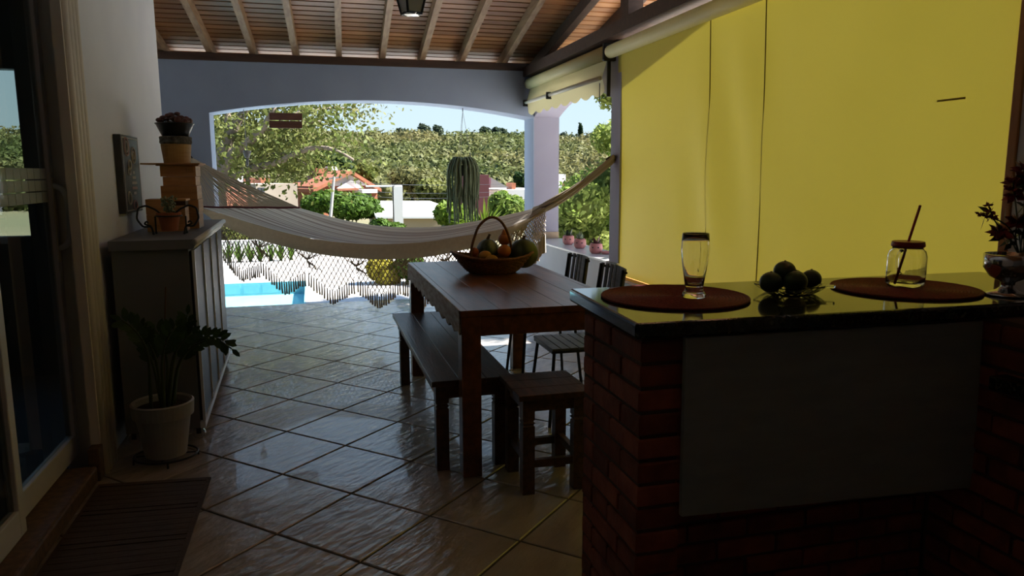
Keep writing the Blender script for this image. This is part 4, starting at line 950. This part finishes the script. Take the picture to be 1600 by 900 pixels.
for k in range(92):
    a = random.random()*2*PI; r = .06+.125*random.random()**.6; L_ = (.30+.40*random.random()**1.5); x0 = .05*random.random()
    p0 = hpx+np.array([.05*math.cos(a), .05*math.sin(a), .0]); pts = [p0, hpx+np.array([.10*math.cos(a), .10*math.sin(a), .055+.055*random.random()]), hpx+np.array([r*math.cos(a), r*math.sin(a), -.03])]
    for t in (.3, .6, .8, 1): pts.append(hpx+np.array([r*math.cos(a)+.012*math.sin(7*t+k), r*math.sin(a)+.01*math.cos(5*t+k), -.03-L_*t]))
    kid(MB().tube(interp(pts, 14), [.009]*12+[.008, .005], 5), 'trailing_stem', 'cactus', hg)
sg = np.array(at(446, 188, YB+.2)); sgn_ = thing('hanging_sign', tuple(sg), 'pair of small brown wooden boards hung one below the other in the arch', 'sign')
for (v0_, v1_) in ((177, 187.5), (189.5, 200)):
    a = at(421, v1_, YB+.2); b = at(472, v0_, YB+.2); kid(MB().box(a[0], b[0], YB+.19, YB+.21, a[2], b[2]), 'board', 'sign_wood', sgn_, bevel=.003)
for u in (427, 466):
    a = at(u, 188, YB+.2); kid(MB().tube([(a[0], YB+.2, a[2]), (a[0], YB+.2, arch_z(a[0]))], .0018, 4), 'cord', 'grey_orn', sgn_)
ch = np.array(at(386, 240, YB+.2)); oc = thing('hanging_ornament', tuple(ch), 'small grey cup-shaped ornament hung on a long cord at the left of the arch', 'ornament')
kid(MB().lathe([(0, -.045), (.02, -.045), (.038, -.0), (.042, .03), (.0, .035)], tuple(ch), 14), 'cup', 'grey_orn', oc)
kid(MB().tube([tuple(ch+np.array([0, 0, .03])), (ch[0]-.01, ch[1], arch_z(ch[0]-.01))], .004, 5), 'cord', 'grey_orn', oc)
kid(MB().lathe([(0, -.13), (.012, -.12), (.016, -.06), (.004, -.045), (0, -.045)], tuple(ch), 10), 'clapper', 'grey_orn', oc)
plab = ('pink face pot with a spiky plant, farthest along the sill', 'pink face pot with a small succulent, middle of the sill', 'pink face pot with a reddish plant, nearest on the sill')
for k, (u, v) in enumerate(((888, 382), (906, 388), (931, 396))):
    q = atz(u, v, ZSILL); t = thing('face_pot', (q[0], q[1], ZSILL), plab[k], 'pot', 'pink pots on the white sill', rz=-2.0)
    MB().lathe([(0, .0004), (.04, .0004), (.058, .02), (.064, .05), (.058, .085), (.05, .097), (.045, .094), (.05, .078), (0, .075)], n=24).build('pot', 'pink', t, smooth=True)
    for s in (-1, 1): MB().ball((.0585, s*.026, .06), .007, 8, 5).build('eye', 'black_metal', t)
    for q_ in range(16):
        a = q_*2.4; rr = .02+.03*random.random(); hgt = .10+.06*random.random(); c0 = Vector((.012*math.cos(a), .012*math.sin(a), .075)); c1 = Vector((rr*1.4*math.cos(a), rr*1.4*math.sin(a), hgt+.02)); e = Vector((-math.sin(a), math.cos(a), 0))*.008
        MB().add([c0-e, c0+e, (c0+c1)/2+e*1.3, c1, (c0+c1)/2-e*1.3], [(0, 1, 2, 3, 4)]).build('leaf', ('dark_leaf', 'succulent', 'red_leaf')[k], t)
q = atz(943, 397, ZSILL); dsh = thing('pink_saucer', (q[0]+.03, q[1], ZSILL), 'small pink saucer at the near end of the sill', 'saucer')
MB().lathe([(0, .0004), (.04, .0004), (.06, .022), (.055, .022), (.037, .006), (0, .006)], n=24).build('dish', 'pink', dsh, smooth=True)
# ================================================================== outdoors: deck, pool, garden
def tz_(x, y):
    """ground height outdoors"""
    p = [(-20, -.1), (14, -.1), (17, -1.2), (26, -2.0), (60, -3.0), (105, -3.6), (125, -2.2), (160, 2.4), (200, 7.2), (235, 9.4), (300, 5), (500, -4)]
    return float(np.interp(y, [a for a, _ in p], [b for _, b in p]))+.010*max(0, y-110)*math.sin(x*.03+.6)*.3*min(1, (y/200))
dk = MB(); PX = -.13; PY0, PY1 = YBO, 10.55
dk.box(PX, 3.3, YBO, 14, -.12, -.025); dk.box(-9, PX, PY1, 14, -.12, -.025); dk.box(-9, -6.5, YBO, PY1, -.12, -.025)
dk = dk.build('pool_deck', 'deck'); tag(dk, 'pale sunlit stone deck around the swimming pool', 'deck', kind='structure')
pool = thing('swimming_pool', (-3.3, 9.5, -.2), 'turquoise swimming pool just beyond the tiled terrace', 'pool')
pm = MB(); pm.box(-6.5, PX, PY1-.02, PY1, -1.3, -.028); pm.box(-6.5, PX, YBO, YBO+.02, -1.3, -.028); pm.box(PX-.02, PX, YBO, PY1, -1.3, -.028); pm.box(-6.5, -6.48, YBO, PY1, -1.3, -.028); pm.box(-6.5, PX, YBO, PY1, -1.32, -1.3)
kid(pm, 'basin', 'pool_tile', pool)
kid(MB().box(-6.48, PX-.02, YBO+.02, PY1-.02, -1.3, -.20), 'water', 'water', pool)
kid(MB().box(-6.48, PX-.02, PY1-.026, PY1-.02, -.20, -.185), 'waterline_strip', 'pool_tile', pool)
for k in range(26):
    xx = PX-.25-k*.24; kid(MB().box(xx-.1, xx+.1, PY1-.024, PY1-.0195, -.17, -.05), 'wall_tile', 'pool_tile', pool)
gw = MB().box(-9, 1.1, 13.5, 13.65, -.1, .30).build('garden_wall', 'house_white'); tag(gw, 'low white wall behind the pool deck', 'wall')
for k in range(14):
    x = -2.55+k*.165; t = thing('spiky_plant', (x, 13.1+.05*(k % 2), -.025), ('first', 'second', 'third', 'fourth', 'fifth', 'sixth', 'seventh', 'eighth', 'ninth', 'tenth', 'eleventh', 'twelfth', 'thirteenth', 'last')[k]+' spiky green plant from the left before the low white wall', 'plant', 'row of spiky plants behind the pool')
    b = MB()
    for q in range(26):
        a = random.random()*2*PI; tl = random.uniform(.15, 1.0); L_ = .36*random.uniform(.6, 1.1); d = Vector((math.cos(a)*(1-tl)*.6, math.sin(a)*(1-tl)*.6, .4+tl)).normalized(); e = Vector((-math.sin(a), math.cos(a), 0))*.018
        b.add([-e, e, d*L_*.5+e, d*L_, d*L_*.5-e], [(0, 1, 2, 3, 4)])
    b.build('leaves', 'leaf_green', t); MB().lathe([(0, 0), (.03, 0), (.025, .05), (0, .06)], n=8).build('crown', 'leaf_dark', t)
# garden ground (one sheet, falls to the valley and rises to the hill)
ys = [-18, -6, 2, 8, 11, 14.05, 15.5, 17, 20, 26, 34, 45, 60, 80, 105, 115, 125, 140, 160, 180, 200, 218, 235, 270, 300, 400, 500]
rows = [[(x, yv, tz_(x, yv)-(.03 if yv < 15 else 0)) for x in np.linspace(-40-.9*max(0, yv), 60+1.3*max(0, yv), 60)] for yv in ys]
# keep the sheet out of the pool and room
gm = MB().grid([[(x, yv, z if not (-9.5 < x < 3.4 and yv < 14.2) else -1.6) for (x, yv, z) in r] for r in rows[5:]])
gm = gm.build('hillside', 'earth', smooth=True); tag(gm, 'grassy valley floor rising to a dry wooded hill', 'hill', kind='structure')
sg_ = MB().box(XRO+.001, 30, -15, 14.1, -.3, -.10); sg_ = sg_.build('bounce_yard', 'deck'); tag(sg_, 'pale sunlit paving added out of view beside the terrace to bounce light', 'paving', kind='structure')  # unseen ground, made pale to throw sunlight up into the room
# ---- foliage
ICO = None
def blob(c, r, n=10, m=7):
    vs = []; fs = []
    for i in range(m+1):
        t = PI*i/m
        for k in range(n): a = 2*PI*k/n; vs.append((c[0]+r[0]*math.sin(t)*math.cos(a), c[1]+r[1]*math.sin(t)*math.sin(a), c[2]-r[2]*math.cos(t)))
    for i in range(m):
        for k in range(n): fs.append((i*n+k, i*n+(k+1) % n, (i+1)*n+(k+1) % n, (i+1)*n+k))
    return np.array(vs), np.array(fs)
def bush(name, label, cat, base, cs, rs, per, size, m, trunk=True, group=None, core=.55):
    t = thing(name, base, label, cat, group); ev = []; ef = []; o = 0
    for c, r in zip(cs, rs):
        r = np.array(r if hasattr(r, '__len__') else (r, r, r*.85)); v, f = blob(c, r*core); ev.append(v); ef.append(f+o); o += len(v)
    sp_ = shell_points(cs, rs, per); ob = leaf_obj('foliage', sp_, size, m, t, extra=(np.vstack(ev), np.vstack(ef)), radial=RAD); loc(ob)
    if trunk:
        b = MB()
        for c in cs: b.tube([base, ((base[0]+c[0])/2, (base[1]+c[1])/2, base[2]*.45+c[2]*.55), tuple(c)], [.05*max(1, abs(c[2]-base[2])*.25), .035, .02], 6)
        loc(b.build('trunk', 'trunk', t))
    return t
# hill canopy: countless crowns
cs = []; rs = []
for _ in range(2100):
    yv = 112+120*random.random()**.9; xv = random.uniform(-.48*yv, .62*yv); r = random.uniform(1.6, 4.0)*(.75+yv/500)
    cs.append((xv, yv, tz_(xv, yv)+r*.35)); rs.append((r*1.15, r*1.1, r*.85))
ev = []; ef = []; o = 0
for c, r in zip(cs, rs): v, f = blob(c, np.array(r)*.6, 8, 5); ev.append(v); ef.append(f+o); o += len(v)
sp_ = shell_points(cs, rs, 240); hc = leaf_obj('hill_forest', sp_, .85, 'leaf_hill', extra=(np.vstack(ev), np.vstack(ef)), aspect=.75, radial=RAD); tag(hc, 'dry olive-green woodland covering the hill', 'woodland', kind='stuff')
# single trees that stand out
def px_tree(name, label, u, v0, v1, Y_, wpx, m, per=160, size=.5, cat='tree', group=None, lobes=5, flat=.9):
    top = at(u, v0, Y_); bot = at(u, v1, Y_); hgt = top[2]-bot[2]; rw_ = wpx/2/F*Y_*1.04; cs_, rs_ = [], []
    for k in range(lobes):
        a = k*2.4; q = .55 if k else 0
        cs_.append((top[0]+rw_*q*math.cos(a), Y_+rw_*q*math.sin(a)*.8, bot[2]+hgt*(.62+.12*math.sin(k*2.1)))); rs_.append((rw_*.62, rw_*.62, hgt*.36*flat))
    gz = tz_(top[0], Y_); return bush(name, label, cat, (top[0], Y_, min(bot[2], max(gz-.2, bot[2]-6))), cs_, rs_, per, size, m, group=group)
rg = 'gum trees on the hill crest'
for u, v0, v1, w_, lb in ((664, 194, 216, 20, 'grey-green gum tree on the hill crest, left of a close pair'), (685, 196, 218, 15, 'grey-green gum tree on the hill crest, right of a close pair'), (628, 201, 214, 14, 'small round tree on the hill crest left of the gum pair'), (760, 198, 220, 20, 'gum tree at the left of the crest clump over the white house'), (778, 199, 220, 16, 'gum tree in the middle of the crest clump over the white house'), (788, 201, 220, 12, 'gum tree at the right of the crest clump over the white house'), (806, 207, 220, 18, 'low round tree on the crest beside the corner pillar'), (882, 208, 224, 14, 'rounded tree on the far crest seen through the small arch'), (893, 211, 224, 8, 'small tree on the far crest seen through the small arch')):
    px_tree('gum_tree', lb, u, v0, v1, 222, w_, 'leaf_gum', 150, 1.0, group=rg, lobes=4)
px_tree('cypress_tree', 'tall thin cypress on the crest seen through the small arch', 908, 196, 226, 220, 8, 'leaf_dark', 160, .8, lobes=3, flat=1.35)
px_tree('dark_tree', 'dense deep green tree behind the orange house', 517, 236, 285, 104, 62, 'leaf_dark', 420, .8, lobes=6)
px_tree('bright_tree', 'bright yellow-green tree right of the orange house roof', 574, 256, 290, 98, 30, 'leaf_yellow', 260, .6)
px_tree('round_tree', 'leafy green tree in the valley left of the white pergola post', 540, 300, 352, 44, 96, 'leaf_green', 900, .30, lobes=7)
px_tree('round_tree', 'small green tree against the orange house wall', 492, 308, 345, 50, 36, 'leaf_green', 300, .34)
px_tree('valley_tree', 'olive tree crown in the valley behind the hanging cactus', 690, 282, 335, 70, 70, 'leaf_yellow', 600, .5, lobes=6)
px_tree('valley_tree', 'dark olive tree behind the white flat roof', 655, 262, 320, 95, 80, 'leaf_hill', 500, .7, lobes=6)
px_tree('valley_tree', 'dark shrubby tree beside the corner pillar', 815, 270, 300, 100, 22, 'leaf_dark', 250, .6)
px_tree('garden_shrub', 'leafy shrub beside the corner pillar beyond the hammock', 797, 302, 372, 16, 60, 'leaf_hedge', 900, .12, cat='shrub', lobes=7)
px_tree('garden_shrub', 'lime-green shrub behind the hanging cactus', 712, 318, 372, 17, 60, 'leaf_lime', 800, .13, cat='shrub', lobes=6)
px_tree('garden_shrub', 'golden shrub behind the macrame fringe', 600, 405, 458, 10.0, 44, 'leaf_gold', 800, .09, cat='shrub', lobes=6)
px_tree('garden_shrub', 'green shrub behind the fringe beside the table', 644, 398, 458, 9.9, 44, 'leaf_green', 800, .09, cat='shrub', lobes=6)
px_tree('garden_shrub', 'yellow-green shrub above the low white wall', 372, 352, 385, 14.6, 60, 'leaf_yellow', 700, .10, cat='shrub', lobes=6)
px_tree('garden_shrub', 'yellow-green shrub in the garden left of the white pergola', 440, 340, 400, 16, 70, 'leaf_yellow', 700, .12, cat='shrub', lobes=6)
px_tree('garden_shrub', 'small leafy shrub before the white flat roof', 610, 345, 410, 18, 60, 'leaf_green', 700, .14, cat='shrub', lobes=6)
# palm-like yucca
yb = at(758, 372, 15); yk_ = thing('yucca_clump', (yb[0], 15, tz_(yb[0], 15)), 'bright green fan-leaved palm clump below the maroon house', 'palm')
b = MB()
for q in range(70):
    a = random.random()*2*PI; tl = random.uniform(-.1, 1.0); L_ = random.uniform(.5, .85); d = Vector((math.cos(a)*(1.1-tl), math.sin(a)*(1.1-tl), .25+tl)).normalized(); e = Vector((-math.sin(a), math.cos(a), 0))*.022; o_ = Vector((0, 0, yb[2]-tz_(yb[0], 15)+.15))
    b.add([o_-e*.4, o_+e*.4, o_+d*L_*.5+e, o_+d*L_+Vector((0, 0, -.12*L_)), o_+d*L_*.5-e], [(0, 1, 2, 3, 4)])
b.build('leaves', 'leaf_lime', yk_); MB().tube([(0, 0, 0), (0, 0, yb[2]-tz_(yb[0], 15)+.16)], .06, 8).build('trunk', 'trunk', yk_)
# hedge seen through the small arch, and the tree that shades the arch
cs_, rs_ = [], []
for k in range(90):
    q = random.uniform(.335, .47); yv = random.uniform(9.7, 12.2); top = float(np.interp(q, [.335, .37, .39, .41, .47], [.95, 1.5, 2.0, 2.35, 2.7])); rr_ = random.uniform(.26, .42)
    cs_.append((q*yv, yv, random.uniform(.15, max(.3, top-rr_*.8)))); rs_.append(rr_)
bush('tall_hedge', 'sunny yellow-green hedge outside the small arch', 'hedge', (4.4, 11, -.1), cs_, rs_, 420, .085, 'leaf_hedge', trunk=False)
cs_, rs_ = [], []
for k in range(46):
    cs_.append((random.uniform(4.15, 5.4), random.uniform(6.0, 8.9), random.uniform(1.6, 4.3))); rs_.append(random.uniform(.38, .6))
cs_ += [(4.05, 9.6, 2.75), (3.95, 9.8, 2.6), (4.1, 9.9, 2.5)]; rs_ += [.3, .22, .25]
bush('shade_tree', 'leafy tree reaching over the top of the small arch', 'tree', (4.8, 7.4, -.1), cs_, rs_, 260, .10, 'leaf_hedge')
# big sparse tree at the left of the arch
YT = 17.0
tr = thing('spreading_tree', at(345, 330, YT), 'big sparse-leaved tree with arching branches at the left of the arch', 'tree')
def br(px, r0, r1, dy=0): 
    P3 = interp([at(u, v, YT+dy*i/len(px)) for i, (u, v) in enumerate(px)], 16); kid(MB().tube(P3, list(np.linspace(r0, r1, 16)), 7), 'branch', 'trunk', tr, smooth=True); return P3
brs = [br([(342, 345), (338, 290), (345, 255), (352, 225), (365, 200), (392, 160)], .22, .07), br([(342, 300), (352, 262), (365, 238), (385, 225), (410, 205), (430, 165)], .15, .05, -1), br([(346, 275), (356, 245), (358, 215), (356, 180), (362, 120)], .13, .05, 1),
       br([(345, 290), (372, 268), (402, 260), (432, 256), (456, 243), (478, 232), (505, 227), (530, 236), (552, 250)], .10, .03, -1.5), br([(376, 266), (395, 252), (420, 241), (452, 241)], .05, .02), br([(455, 243), (480, 258), (492, 275)], .03, .012), br([(340, 320), (330, 250), (322, 190), (318, 130)], .14, .05, 1.5),
       br([(410, 205), (440, 198), (470, 192), (500, 190)], .05, .02, -1), br([(430, 190), (470, 175), (520, 168), (560, 172)], .05, .015, 1), br([(392, 175), (420, 150), (470, 130)], .06, .02), br([(385, 262), (388, 290), (392, 330)], .05, .04)]
pts = []
for Pb, dens, spread in zip(brs, (95, 95, 85, 62, 26, 18, 95, 75, 75, 60, 0), (.75, .7, .8, .5, .4, .35, .9, .5, .45, .6, .3)):
    for q in Pb[5:]:
        if dens: pts.append(q+rng.normal(size=(dens, 3))*np.array([spread, spread, spread*.62]))
fo2 = leaf_obj('foliage', np.vstack(pts), .115, 'leaf_tree', tr); loc(fo2)
bush('background_shade_tree', 'pale olive trees beyond the spreading tree, behind the beige wall', 'tree', at(420, 300, 80), [at(u, v, 80+d) for u, v, d in ((345, 240, 0), (380, 255, 3), (420, 235, 5), (455, 250, 0), (400, 215, 8), (350, 205, 6), (470, 225, 8), (330, 270, 0))], [3.2, 2.6, 3.0, 2.6, 2.8, 3.0, 2.8, 2.5], 420, .55, 'leaf_hill')
# ---- houses in the valley
def hbox(par, u0, u1, v0, v1, Y_, dep, name, m, zb=None):
    a = at(u0, v1, Y_); b = at(u1, v0, Y_); return kid(MB().box(a[0], b[0], Y_, Y_+dep, a[2] if zb is None else zb, b[2]), name, m, par)
def gable(par, u0, u1, uc, ve, vr, Y_, dep, name, m, over=.3, th=.35):
    e0 = at(u0, ve, Y_); e1 = at(u1, ve, Y_); r = at(uc, vr, Y_); x = [e0[0], r[0], e1[0]]; z = [e0[2], r[2], e1[2]]
    return kid(MB().prism([(x[0], z[0]), (x[1], z[1]), (x[2], z[2]), (x[2], z[2]-th), (x[1], z[1]-th), (x[0], z[0]-th)], 1, Y_-over, Y_+dep), name, m, par)
h1 = thing('orange_house', at(540, 312, 90), 'orange-walled house with white gable and red tiled roof in the valley', 'house')
hbox(h1, 486, 596, 290, 318, 90, 8, 'wall', 'house_orange', tz_(10, 90)-.5)
e0 = at(490, 293, 90); e1 = at(590, 292, 90); r_ = at(545, 268, 90)
kid(MB().prism([(e0[0], e0[2]), (e1[0], e1[2]), (r_[0], r_[2])], 1, 90.01, 97), 'gable_wall', 'house_grey', h1)
a, b, c_ = at(522, 295, 89.7), at(570, 294, 89.7), at(547, 281, 89.7)
kid(MB().prism([(a[0], a[2]), (b[0], b[2]), (c_[0], c_[2])], 1, 89.6, 89.98), 'white_pediment', 'house_white', h1)
gable(h1, 480, 598, 545, 295, 266, 90, 8, 'roof', 'roof_tile', .8, .4)
hbox(h1, 520, 557, 294, 298, 89, 1, 'porch_roof', 'roof_tile')
hbox(h1, 519, 538, 263, 271, 95, 3, 'rear_roof', 'roof_tile'); hbox(h1, 541, 553, 260, 266, 94.5, 2, 'chimney', 'house_white')
for u0, u1 in ((512, 530), (535, 545)): 
    q = hbox(h1, u0, u1, 300, 309, 89.9, .3, 'window', 'window_dark')
hbox(h1, 557, 584, 296, 302, 88, 2, 'white_canopy', 'house_white'); hbox(h1, 558, 578, 302.5, 312, 88.8, .5, 'garage_opening', 'window_dark'); hbox(h1, 594, 602, 299, 312, 92, 4, 'side_wing', 'house_orange')
h2 = thing('flat_roof_house', at(640, 350, 42), 'low building with a broad white flat roof and beige wall', 'house')
a = [at(572, 314, 52), at(672, 314, 52), at(700, 324, 46), at(688, 338, 41), at(588, 338, 41)]
kid(MB().add([(p[0], p[1], p[2]) for p in a]+[(p[0], p[1], p[2]-.12) for p in a], [(0, 4, 3, 2, 1), (5, 6, 7, 8, 9)]+[(i, (i+1) % 5, 5+(i+1) % 5, 5+i) for i in range(5)]), 'roof', 'house_white', h2)
hbox(h2, 590, 690, 339.5, 356, 41.3, 6, 'wall', 'house_beige', tz_(8, 42)-.3)
pg = thing('white_pergola', at(621, 360, 24), 'white square post with a thin crossbeam in the garden', 'pergola')
hbox(pg, 617, 629, 291, 372, 24, .28, 'post', 'house_white', tz_(3, 24)-.2); hbox(pg, 572, 628.5, 289.5, 292.5, 24.02, .2, 'crossbeam', 'house_white'); hbox(pg, 615.5, 617, 290, 372, 24.02, .2, 'dark_post', 'window_dark', tz_(3, 24)-.2)
h3 = thing('beige_wall_house', at(420, 312, 60), 'pale plastered yard wall and sheds left of the orange house', 'house')
hbox(h3, 400, 468, 287, 316, 60, 5, 'yard_wall', 'plaster', tz_(0, 60)-.3); hbox(h3, 368, 392, 272, 300, 64, 5, 'shed', 'plaster', tz_(-2, 64)-.3); hbox(h3, 405, 432, 275, 287, 68, 4, 'white_shed', 'house_white', tz_(0, 68)); hbox(h3, 440, 458, 275, 288, 70, 4, 'white_wall', 'house_white', tz_(2, 70)); hbox(h3, 458, 472, 278, 292, 66, 4, 'brick_lean_to', 'house_orange', tz_(2, 66))
for u0 in (402, 408): hbox(h3, u0, u0+4, 293, 300, 59.9, .15, 'window', 'window_dark')
h4 = thing('maroon_house', at(757, 312, 60), 'tall maroon block beside a white house, right of the hanging cactus', 'house')
hbox(h4, 744, 764, 273, 314, 60, 8, 'tower', 'maroon_wall', tz_(14, 60)-.3)
h5 = thing('white_house', at(793, 312, 62), 'long white house with a grey gable beside the maroon block', 'house')
hbox(h5, 764, 852, 296, 312, 62, 8, 'wall', 'house_white', None); hbox(h5, 764, 852, 312, 340, 62.2, 7, 'lower_wall', 'house_grey', tz_(15, 62)-.3)
a, b, c_ = at(765, 294, 61.9), at(790, 293, 61.9), at(766, 282, 61.9)
kid(MB().prism([(a[0], a[2]), (b[0], b[2]), (c_[0], c_[2])], 1, 61.9, 66), 'gable', 'house_grey', h5); kid(MB().prism([(a[0], a[2]+.0), (b[0]+.2, b[2]), (c_[0], c_[2]+.25), (c_[0], c_[2]+.02)], 1, 61.6, 66), 'verge', 'pole', h5)
hbox(h5, 800, 806, 286, 296, 63, 2, 'chimney', 'house_orange')
h6 = thing('red_roof_house', at(890, 300, 70), 'white house with a red roof seen through the small arch', 'house')
hbox(h6, 868, 884, 272, 292, 70, 6, 'white_gable', 'house_white'); hbox(h6, 868, 900, 291, 300, 69, 6, 'wall', 'house_white', tz_(25, 70)-.5); hbox(h6, 884, 898, 287, 291, 68.8, 6, 'roof', 'roof_tile')
h7 = thing('near_tiled_roof', at(370, 322, 24), 'low house with a corrugated orange tiled roof behind the hammock strings', 'house')
A0, A1, B0, B1 = np.array(at(316, 323, 22)), np.array(at(412, 322, 22)), np.array(at(316, 288, 26)), np.array(at(372, 288, 26))
for k in range(16):
    t0 = (k+.5)/16; a = A0*(1-t0)+A1*t0; b = B0*(1-t0)+B1*t0; kid(MB().tube([tuple(a), tuple(b)], .065, 8), 'tile_row', 'roof_tile', h7, smooth=True)
kid(MB().add([tuple(q+np.array([0, 0, -.03])) for q in (A0, A1, B1, B0)]+[tuple(q+np.array([0, 0, -.12])) for q in (A0, A1, B1, B0)], [(0, 1, 2, 3), (7, 6, 5, 4), (0, 4, 5, 1), (1, 5, 6, 2), (2, 6, 7, 3), (3, 7, 4, 0)]), 'roof_deck', 'roof_tile', h7)
kid(MB().box(A0[0]+.1, A1[0]-.1, 22.2, 26, tz_(-3, 23)-.3, A0[2]-.13), 'wall', 'plaster', h7)
h8 = thing('crest_house', at(740, 212, 232), 'long white house on the hill crest', 'house'); hbox(h8, 733, 750, 207, 214, 226, 8, 'wall', 'house_white', tz_(60, 226)-1); hbox(h8, 732, 751, 206.4, 207.4, 225.5, 9, 'roof', 'house_grey')
up = thing('utility_pole', (at(513, 345, 38)[0], 38, tz_(3, 38)), 'leaning grey utility pole before the orange house', 'pole')
a, b = at(511, 345, 38), at(522, 276, 38); a = (a[0]-.05, 38, tz_(a[0], 38)-.1); kid(MB().tube([a, b], [.09, .065], 8), 'mast', 'pole', up); kid(MB().bar((b[0]-.25, 38, b[2]-.1), (b[0]+.4, 38, b[2]-.02), .06, .08), 'lamp_arm', 'pole', up)
for k, (v_, sag) in enumerate(((284, 3), (296, 4), (303, 5))):
    pts = [at(u, v_+sag*math.sin(PI*(u-522)/260)*1.0+(u-522)*.015, 38+(u-522)*.03) for u in range(522, 790, 20)]; kid(MB().tube(pts, .008, 4), 'wire', 'window_dark', up)
for h_ in (h1, h3): h_.rotation_euler = (0, 0, .42)
